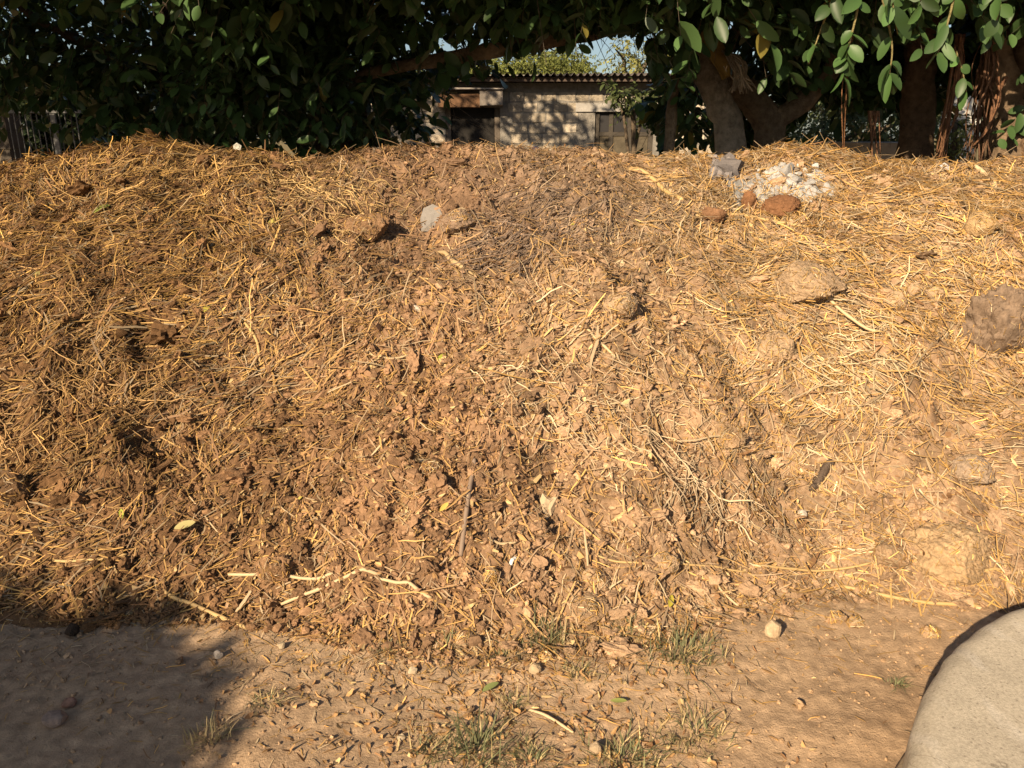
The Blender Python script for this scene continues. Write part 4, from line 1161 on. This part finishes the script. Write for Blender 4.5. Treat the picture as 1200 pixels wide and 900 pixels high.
# the tree with several thin trunks beside the building's door
tree('multi_stem_tree', 'tree with several thin dark trunks hiding the end of the block building', G(415, 7.6),
     [([G(402, 7.7), A(405, 150, 7.7), A(395, 90, 7.6), A(360, 10, 7.4), A(340, -80, 7.2)], 0.075, 0.04, 12),
      ([G(425, 7.6), A(424, 140, 7.6), A(440, 80, 7.5), A(470, 20, 7.3), A(480, -80, 7.0)], 0.065, 0.035, 12),
      ([G(455, 7.8), A(452, 150, 7.8), A(458, 100, 7.8), A(440, 40, 7.7)], 0.05, 0.03, 10),
      ([G(372, 7.9), A(374, 150, 7.9), A(384, 100, 7.8), A(402, 60, 7.7)], 0.045, 0.03, 10)],
     [clump_px(360, 60, 7.0, 130, 85, 0.7, 330), clump_px(470, 35, 6.8, 110, 60, 0.6, 230), clump_px(590, 10, 6.4, 110, 48, 0.6, 210),
      clump_px(370, -70, 6.0, 190, 60, 1.0, 270), clump_px(560, -75, 5.8, 190, 55, 1.0, 260), clump_px(390, 130, 8.2, 90, 45, 0.4, 120),
      clump_px(480, 125, 7.6, 55, 50, 0.4, 90),
      ((-1.0, 5.0, 3.5), (1.3, 0.8, 0.55), 380), ((-1.2, 5.8, 4.5), (1.6, 0.9, 0.6), 340), ((-1.2, 4.7, 3.15), (1.6, 0.5, 0.3), 200), ((-2.6, 8.8, 5.4), (1.2, 1.0, 0.5), 90)], (0.11, 0.085, 0.065), 0.125, seed=2)  # last clumps, out of view, added as a curtain shading foliage and building
# the big fig with pale leaning trunk, forked trunk and the long level limb
rt, tr, cr = tree('fig_tree', 'old fig tree with a pale leaning trunk, a low fork and one long level limb', G(880, 7.0),
     [([G(868, 6.7), A(856, 172, 6.7), A(842, 120, 6.7), A(826, 70, 6.7), A(806, 20, 6.7), A(800, -60, 6.6)], 0.115, 0.095, 22, (0.36, 0.30, 0.23)),
      ([G(905, 7.1), A(902, 170, 7.1), A(898, 140, 7.1), A(880, 115, 7.1), A(855, 85, 7.1), A(830, 40, 7.1), A(820, -60, 7.0)], 0.13, 0.09, 20),
      ([A(903, 150, 7.1), A(925, 130, 7.08), A(950, 112, 7.05), A(975, 80, 7.0), A(990, 20, 6.9), A(985, -60, 6.9)], 0.09, 0.06, 18),
      ([A(806, 24, 6.7), A(780, 20, 6.68), A(740, 24, 6.6), A(690, 36, 6.5), A(620, 50, 6.5), A(540, 66, 6.6), A(450, 82, 6.8), A(400, 96, 7.0)], 0.085, 0.04, 14),
      ([A(760, 30, 6.6), A(720, 5, 6.5), A(650, -20, 6.4)], 0.05, 0.02, 8),
      ([A(800, 60, 6.75), A(790, 100, 6.8), A(784, 178, 6.9), G(782, 6.9)], 0.035, 0.05, 8)],
     [clump_px(700, 0, 6.3, 100, 36, 0.6, 170), clump_px(820, -10, 6.2, 120, 40, 0.7, 190), clump_px(785, 110, 7.4, 34, 50, 0.35, 70),
      clump_px(760, -85, 5.6, 190, 60, 1.0, 290), clump_px(940, 20, 7.6, 120, 70, 0.6, 240), clump_px(960, -80, 5.9, 160, 55, 0.9, 230),
      clump_px(660, 55, 6.2, 26, 34, 0.2, 14), clump_px(890, 90, 8.6, 90, 70, 0.4, 200),
      ((0.9, 5.1, 3.55), (1.0, 0.8, 0.5), 260), ((0.8, 6.0, 4.3), (1.4, 0.8, 0.5), 240), ((2.2, 7.6, 4.6), (1.4, 1.2, 0.6), 90)], (0.235, 0.18, 0.125), 0.135, seed=3)  # topmost clumps, out of view, added to dim the foliage and block wall
b = MB(); p = A(788, 40, 6.55)
b.tube(spline([A(806, 36, 6.7), p], 5), 0.055, 14, (0.5, 0.31, 0.14)); b.build('cut_stub', M_WOOD, rt, False)
# hanging yellow cloth and fibre bundle on the fig
def ribbon(pts, widths, c, name, mat, parent=None, loc=None, thick=0.006, seed=0):
    P = spline(pts, 22); n = len(P); W = np.interp(np.linspace(0, 1, n), np.linspace(0, 1, len(widths)), widths)
    T = norm(np.gradient(P, axis=0)); S = norm(np.cross(T, np.array([0.1, -1.0, 0.2]))); N = np.cross(S, T)
    us = np.linspace(-1, 1, 7)
    V = np.stack([P + S * (W * u)[:, None] + N * (0.35 * W * (abs(u) ** 2) + 0.012 * np.sin(np.arange(n) * 0.6 + 3 * u))[:, None] for u in us], 1)
    V2 = V + (N * thick)[:, None]
    q = grid_faces(n, 7); m = n * 7
    per = np.concatenate([np.arange(7), np.arange(1, n) * 7 + 6, (n - 1) * 7 + np.arange(5, -1, -1), np.arange(n - 2, 0, -1) * 7])
    nx_ = np.roll(per, -1)
    side = np.stack([nx_, per, per + m, nx_ + m], -1)
    return mesh_obj(name, np.concatenate([V.reshape(-1, 3), V2.reshape(-1, 3)]), np.vstack([q, q[:, ::-1] + m, side]), mat, parent, c, True, loc)
o = ribbon([A(818, 34, 6.5), A(830, 48, 6.48), A(842, 68, 6.46), A(850, 92, 6.46)], [0.05, 0.075, 0.07, 0.035], (0.28, 0.19, 0.06), 'yellow_cloth', M_PAPER, None, A(830, 48, 6.5))
tag(o, 'yellow ochre rag hanging over the pale leaning trunk', 'rag')
b = MB(); p0 = A(853, 64, 6.45)
for i in range(34):
    e = rng.normal(0, 1); a = A(850 + rng.normal(0, 3), 62 + rng.normal(0, 2), 6.45 + 0.03 * rng.normal()); m = A(866 + 6 * rng.normal(), 78 + 4 * rng.normal(), 6.4 + 0.04 * rng.normal())
    z_ = A(868 + 8 * rng.normal(), 103 + 5 * rng.normal(), 6.42 + 0.04 * rng.normal())
    b.tube(spline([a, m, z_], 10), 0.006, 5, np.array([0.33, 0.28, 0.22]) * rng.uniform(0.7, 1.2))
o = b.build('fibre_bundle', M_WOOD, None, True, p0); tag(o, 'bundle of pale fibre strands hanging beside the yellow rag', 'fibre bundle')

# the banyan with red hanging roots
rt2, tr2, cr2 = tree('banyan_tree', 'banyan with dark trunks, red brown hanging roots and sunlit leaf sprays', G(1180, 6.6),
     [([G(1192, 6.7), A(1185, 150, 6.7), A(1180, 90, 6.7), A(1185, 30, 6.7), A(1160, -60, 6.6)], 0.22, 0.17, 24, (0.24, 0.17, 0.11)),
      ([G(1072, 7.0), A(1074, 150, 7.0), A(1076, 90, 7.0), A(1085, 20, 6.9), A(1110, -60, 6.8)], 0.14, 0.11, 18),
      ([A(1180, 20, 6.7), A(1120, -10, 6.5), A(1040, -30, 6.2), A(960, -40, 5.9)], 0.09, 0.04, 12),
      ([G(1228, 6.5), A(1225, 140, 6.5), A(1215, 60, 6.5), A(1205, -30, 6.5)], 0.17, 0.15, 18)],
     [clump_px(1040, 40, 7.6, 110, 70, 0.5, 230), clump_px(1140, 30, 7.5, 100, 60, 0.4, 170), clump_px(1110, -85, 5.9, 160, 55, 0.9, 240),
      clump_px(1280, 20, 6.8, 90, 100, 0.8, 170), clump_px(1030, 95, 8.6, 90, 30, 0.4, 100), clump_px(1290, -90, 6.0, 120, 60, 0.9, 140),
      ((2.9, 6.1, 4.2), (1.4, 0.9, 0.6), 240), ((2.6, 8.0, 3.6), (1.5, 0.8, 0.8), 220)], (0.16, 0.105, 0.065), 0.14, seed=4)
def roots(paths, n, spread, c, parent):
    b = MB()
    for i in range(n):
        pts = [A(px + rng.normal(0, spread), py, Y + rng.normal(0, 0.04)) for px, py, Y in paths]
        b.tube(spline(pts, 14), np.linspace(0.0075, 0.0035, 14) * math.exp(rng.normal(0, 0.3)), 5, np.array(c) * rng.uniform(0.7, 1.25), rough=0.2, rs=9, seed=i)
    b.build('aerial_root', M_BARK, parent, True)
RC = (0.21, 0.11, 0.062)
roots([(1127, 40, 6.3), (1122, 80, 6.3), (1112, 130, 6.3), (1100, 190, 6.35)], 16, 5, RC, rt2)
roots([(1160, 30, 6.25), (1156, 80, 6.25), (1150, 130, 6.25), (1144, 190, 6.3)], 20, 8, (0.16, 0.09, 0.055), rt2)
roots([(1174, 90, 6.2), (1172, 120, 6.2), (1158, 150, 6.2), (1140, 172, 6.25)], 4, 4, RC, rt2)
roots([(1000, 40, 6.0), (990, 100, 6.0), (987, 190, 6.05)], 3, 1.5, (0.24, 0.12, 0.06), rt2)
roots([(1024, 130, 6.2), (1022, 190, 6.2)], 6, 4, RC, rt2)
roots([(905, 0, 6.3), (903, 30, 6.3), (900, 56, 6.3)], 9, 3, (0.42, 0.19, 0.07), rt)
# sunlit sprays near the top corner
def spray(path, nleaf, L, parent, label=None):
    P = spline(path, 20); b = MB()
    b.tube(P, np.linspace(0.008, 0.003, 20), 6, (0.26, 0.22, 0.10))
    o = b.build('leafy_branch', M_BARK, parent, True)
    s = np.sort(rng.uniform(0.1, 1.0, nleaf))
    Q = np.stack([np.interp(s, np.linspace(0, 1, 20), P[:, a]) for a in range(3)], -1)
    T = norm(P[-1] - P[0]); side = norm(np.cross(T, np.array([0, 1.0, 0.1])))
    sg = np.where(np.arange(nleaf) % 2, 1, -1)[:, None]
    d = norm(T * 0.5 + side * sg * 0.7 + rng.normal(0, 0.25, (nleaf, 3)) + np.array([0, -0.15, -0.5]))
    N = np.array([-0.55, -0.8, 0.6]) + rng.normal(0, 0.6, (nleaf, 3))
    V, q, C = leaf_strip(Q, d, N, L * np.exp(rng.normal(0, 0.25, nleaf)), L * 0.55 * np.exp(rng.normal(0, 0.1, nleaf)),
                         np.array([0.042, 0.084, 0.024]) * np.exp(rng.normal(0, 0.38, (nleaf, 1))))
    mesh_obj('leaves', V, q, M_LEAF, o, C, True)
SY = 4.6
for path, nl in [([A(1010, -20, SY), A(1003, 20, SY), A(993, 60, SY), A(985, 95, SY)], 17), ([A(1050, -30, SY), A(1046, 0, SY), A(1052, 40, SY + .05)], 9),
                 ([A(1122, -25, SY), A(1115, 10, SY), A(1105, 45, SY), A(1098, 65, SY)], 10), ([A(1030, -20, SY + .1), A(1045, 50, SY + .1), A(1042, 90, SY + .1)], 12),
                 ([A(1160, -30, SY), A(1172, 0, SY), A(1168, 24, SY)], 7), ([A(1085, -30, SY), A(1078, -5, SY), A(1082, 10, SY)], 6),
                 ([A(1120, 60, SY + 1), A(1128, 84, SY + 1), A(1133, 112, SY + 1)], 6), ([A(985, -30, SY), A(975, 0, SY), A(960, 40, SY + .1), A(948, 75, SY + .1)], 7)]:
    spray(path, max(4, int(nl * 0.85)), 0.112, rt2)

# bushes and far trees
def bush(name, label, cat, clumps, L, col, per=7, twig=0.25, stem=None, mat=None, bark=(0.13, 0.1, 0.07)):
    c0_ = np.asarray(clumps[0][0]); root = thing(name, label, cat, (c0_[0], c0_[1], 0))
    b = MB(); top = c0_.copy()
    b.tube(spline([(c0_[0], c0_[1], 0), (c0_[0] + 0.05, c0_[1], top[2] * 0.5), top], 12), np.linspace(stem or 0.05, 0.03, 12), 8, bark, rough=0.15)
    for (c, r, n) in clumps[1:]:
        b.tube(spline([(c0_[0], c0_[1], top[2] * 0.55), (np.asarray(c) + top) / 2 - np.array([0, 0, 0.1 * top[2]]), np.asarray(c)], 10), np.linspace((stem or 0.05) * 0.6, 0.015, 10), 6, bark, rough=0.15)
    b.build('trunk', M_BARK, root, True)
    (V, q, C) = foliage(clumps, L, per, twig, np.array(col), False, 9)
    mesh_obj('crown', V, q, mat or M_FARLEAF, root, C, True)
bush('backdrop_bush', 'dense dark bush filling the space behind the barred gate', 'bush', [clump_px(40, 150, 13.0, 70, 40, 0.5, 330), clump_px(-60, 140, 13.0, 70, 45, 0.5, 200), clump_px(130, 150, 13.2, 60, 40, 0.5, 260), clump_px(60, 110, 13.2, 110, 30, 0.5, 300)], 0.12, (0.03, 0.045, 0.018), per=9)  # added so that the gap behind the gate stays dark
bush('bush', 'grey green bush behind the low pale wall', 'bush', [clump_px(965, 150, 10.6, 34, 26, 0.4, 150), clump_px(1010, 155, 10.8, 34, 22, 0.4, 130), clump_px(1045, 160, 10.8, 26, 16, 0.3, 90)], 0.06, (0.10, 0.125, 0.05), per=9)
bush('bush', 'small yellow green bush in front of the whitewashed pillar', 'bush', [clump_px(1120, 140, 10.0, 16, 22, 0.2, 60), clump_px(1128, 165, 10.0, 20, 14, 0.2, 50)], 0.055, (0.16, 0.17, 0.05), per=9)
bush('shrub', 'thin leafy shrub growing before the barred window', 'shrub', [clump_px(742, 116, 11.5, 32, 10, 0.3, 44), clump_px(765, 124, 11.6, 24, 16, 0.3, 50), clump_px(720, 112, 11.5, 14, 6, 0.2, 12)], 0.075, (0.07, 0.09, 0.03), stem=0.04)
def far(px, py, Y, parts, lab, col, L=0.08, name='far_tree', n=2.0, per=14):
    bush(name, lab, 'tree', [clump_px(px, py, Y, 1, 1, 0.2, 4)] + [clump_px(a, b_, Y + dy, rx, ry, 1.6, int(k * n)) for a, b_, dy, rx, ry, k in parts], L, col, per, 0.5, 0.2)
far(640, 90, 24, [(560, 86, 0, 50, 12, 160), (620, 80, 0, 46, 16, 190), (668, 80, 1, 22, 12, 110), (640, 72, 2, 22, 8, 80), (700, 94, 0, 26, 5, 50)], 'yellow green tree with a flat crown rising over the roof', (0.17, 0.19, 0.05))
far(735, 85, 21, [(730, 64, 0, 5, 12, 20), (750, 82, 0, 10, 8, 26), (768, 60, 1, 10, 8, 24)], 'feathery tree with drooping yellow leaves behind the roof', (0.2, 0.2, 0.06))
far(480, 110, 26, [(440, 100, 0, 60, 30, 160), (500, 95, 0, 50, 26, 150)], 'tree behind the roof at the dark crown side', (0.12, 0.14, 0.045))
far(100, 110, 30, [(60, 110, 0, 90, 30, 220), (180, 115, 0, 80, 30, 220), (300, 120, 0, 90, 26, 220)], 'broad tree beyond the boundary wall', (0.05, 0.065, 0.03))
far(1020, 120, 26, [(950, 120, 0, 70, 26, 200), (1040, 115, 0, 80, 30, 220), (1130, 118, 0, 60, 26, 180)], 'broad tree far beyond the low pale wall', (0.06, 0.075, 0.03))

# tree added behind the viewer, its crown laid out to cast the shade's outline
sx, sy = -1.88, 1.92
Ls = 7.0
ctr_ = np.array([sx, sy, 0.0]) + SUN_V * Ls
root = thing('shadow_caster_tree', 'added tree out of view, its crown shaped to cast the shadow on the earth', 'tree', (ctr_[0], ctr_[1], 0))
b = MB(); b.tube(spline([(ctr_[0], ctr_[1], 0), (ctr_[0] + 0.1, ctr_[1], 1.6), tuple(ctr_)], 16), np.linspace(0.17, 0.1, 16), 12, (0.16, 0.12, 0.09), rough=0.15)
b.build('trunk', M_BARK, root, True)
edge = np.array([(-0.84, 1.10), (-0.86, 1.45), (-0.90, 1.80), (-0.97, 2.08), (-1.08, 2.33), (-1.35, 2.46), (-1.75, 2.40), (-2.3, 2.3), (-3.0, 2.0), (-3.0, 1.0), (-2.0, 0.8), (-1.1, 0.8)])
edge = edge + norm(np.array([-1.9, 1.75]) - edge) * 0.13 + np.array([-0.13, 0.03])
edge = np.vstack([edge + (np.roll(edge, -1, 0) - edge) * f_ for f_ in (0, 0.33, 0.66)]).reshape(3, -1, 2).transpose(1, 0, 2).reshape(-1, 2)
tg = np.stack([rng.uniform(-2.7, -0.95, 1300), rng.uniform(0.95, 2.5, 1300)], -1)
tg = tg[in_poly(tg[:, 0], tg[:, 1], edge)][:340]
cl = [(np.array([a, b_, 0.0]) + SUN_V * (Ls + rng.normal(0, 0.3)), (0.1, 0.1, 0.1), 18) for a, b_ in np.vstack([edge, tg])]
(V, q, C) = foliage(cl, 0.10, 8, 0.12, LEAFC, False, 12)
mesh_obj('crown', V, q, M_LEAF, root, C, True)
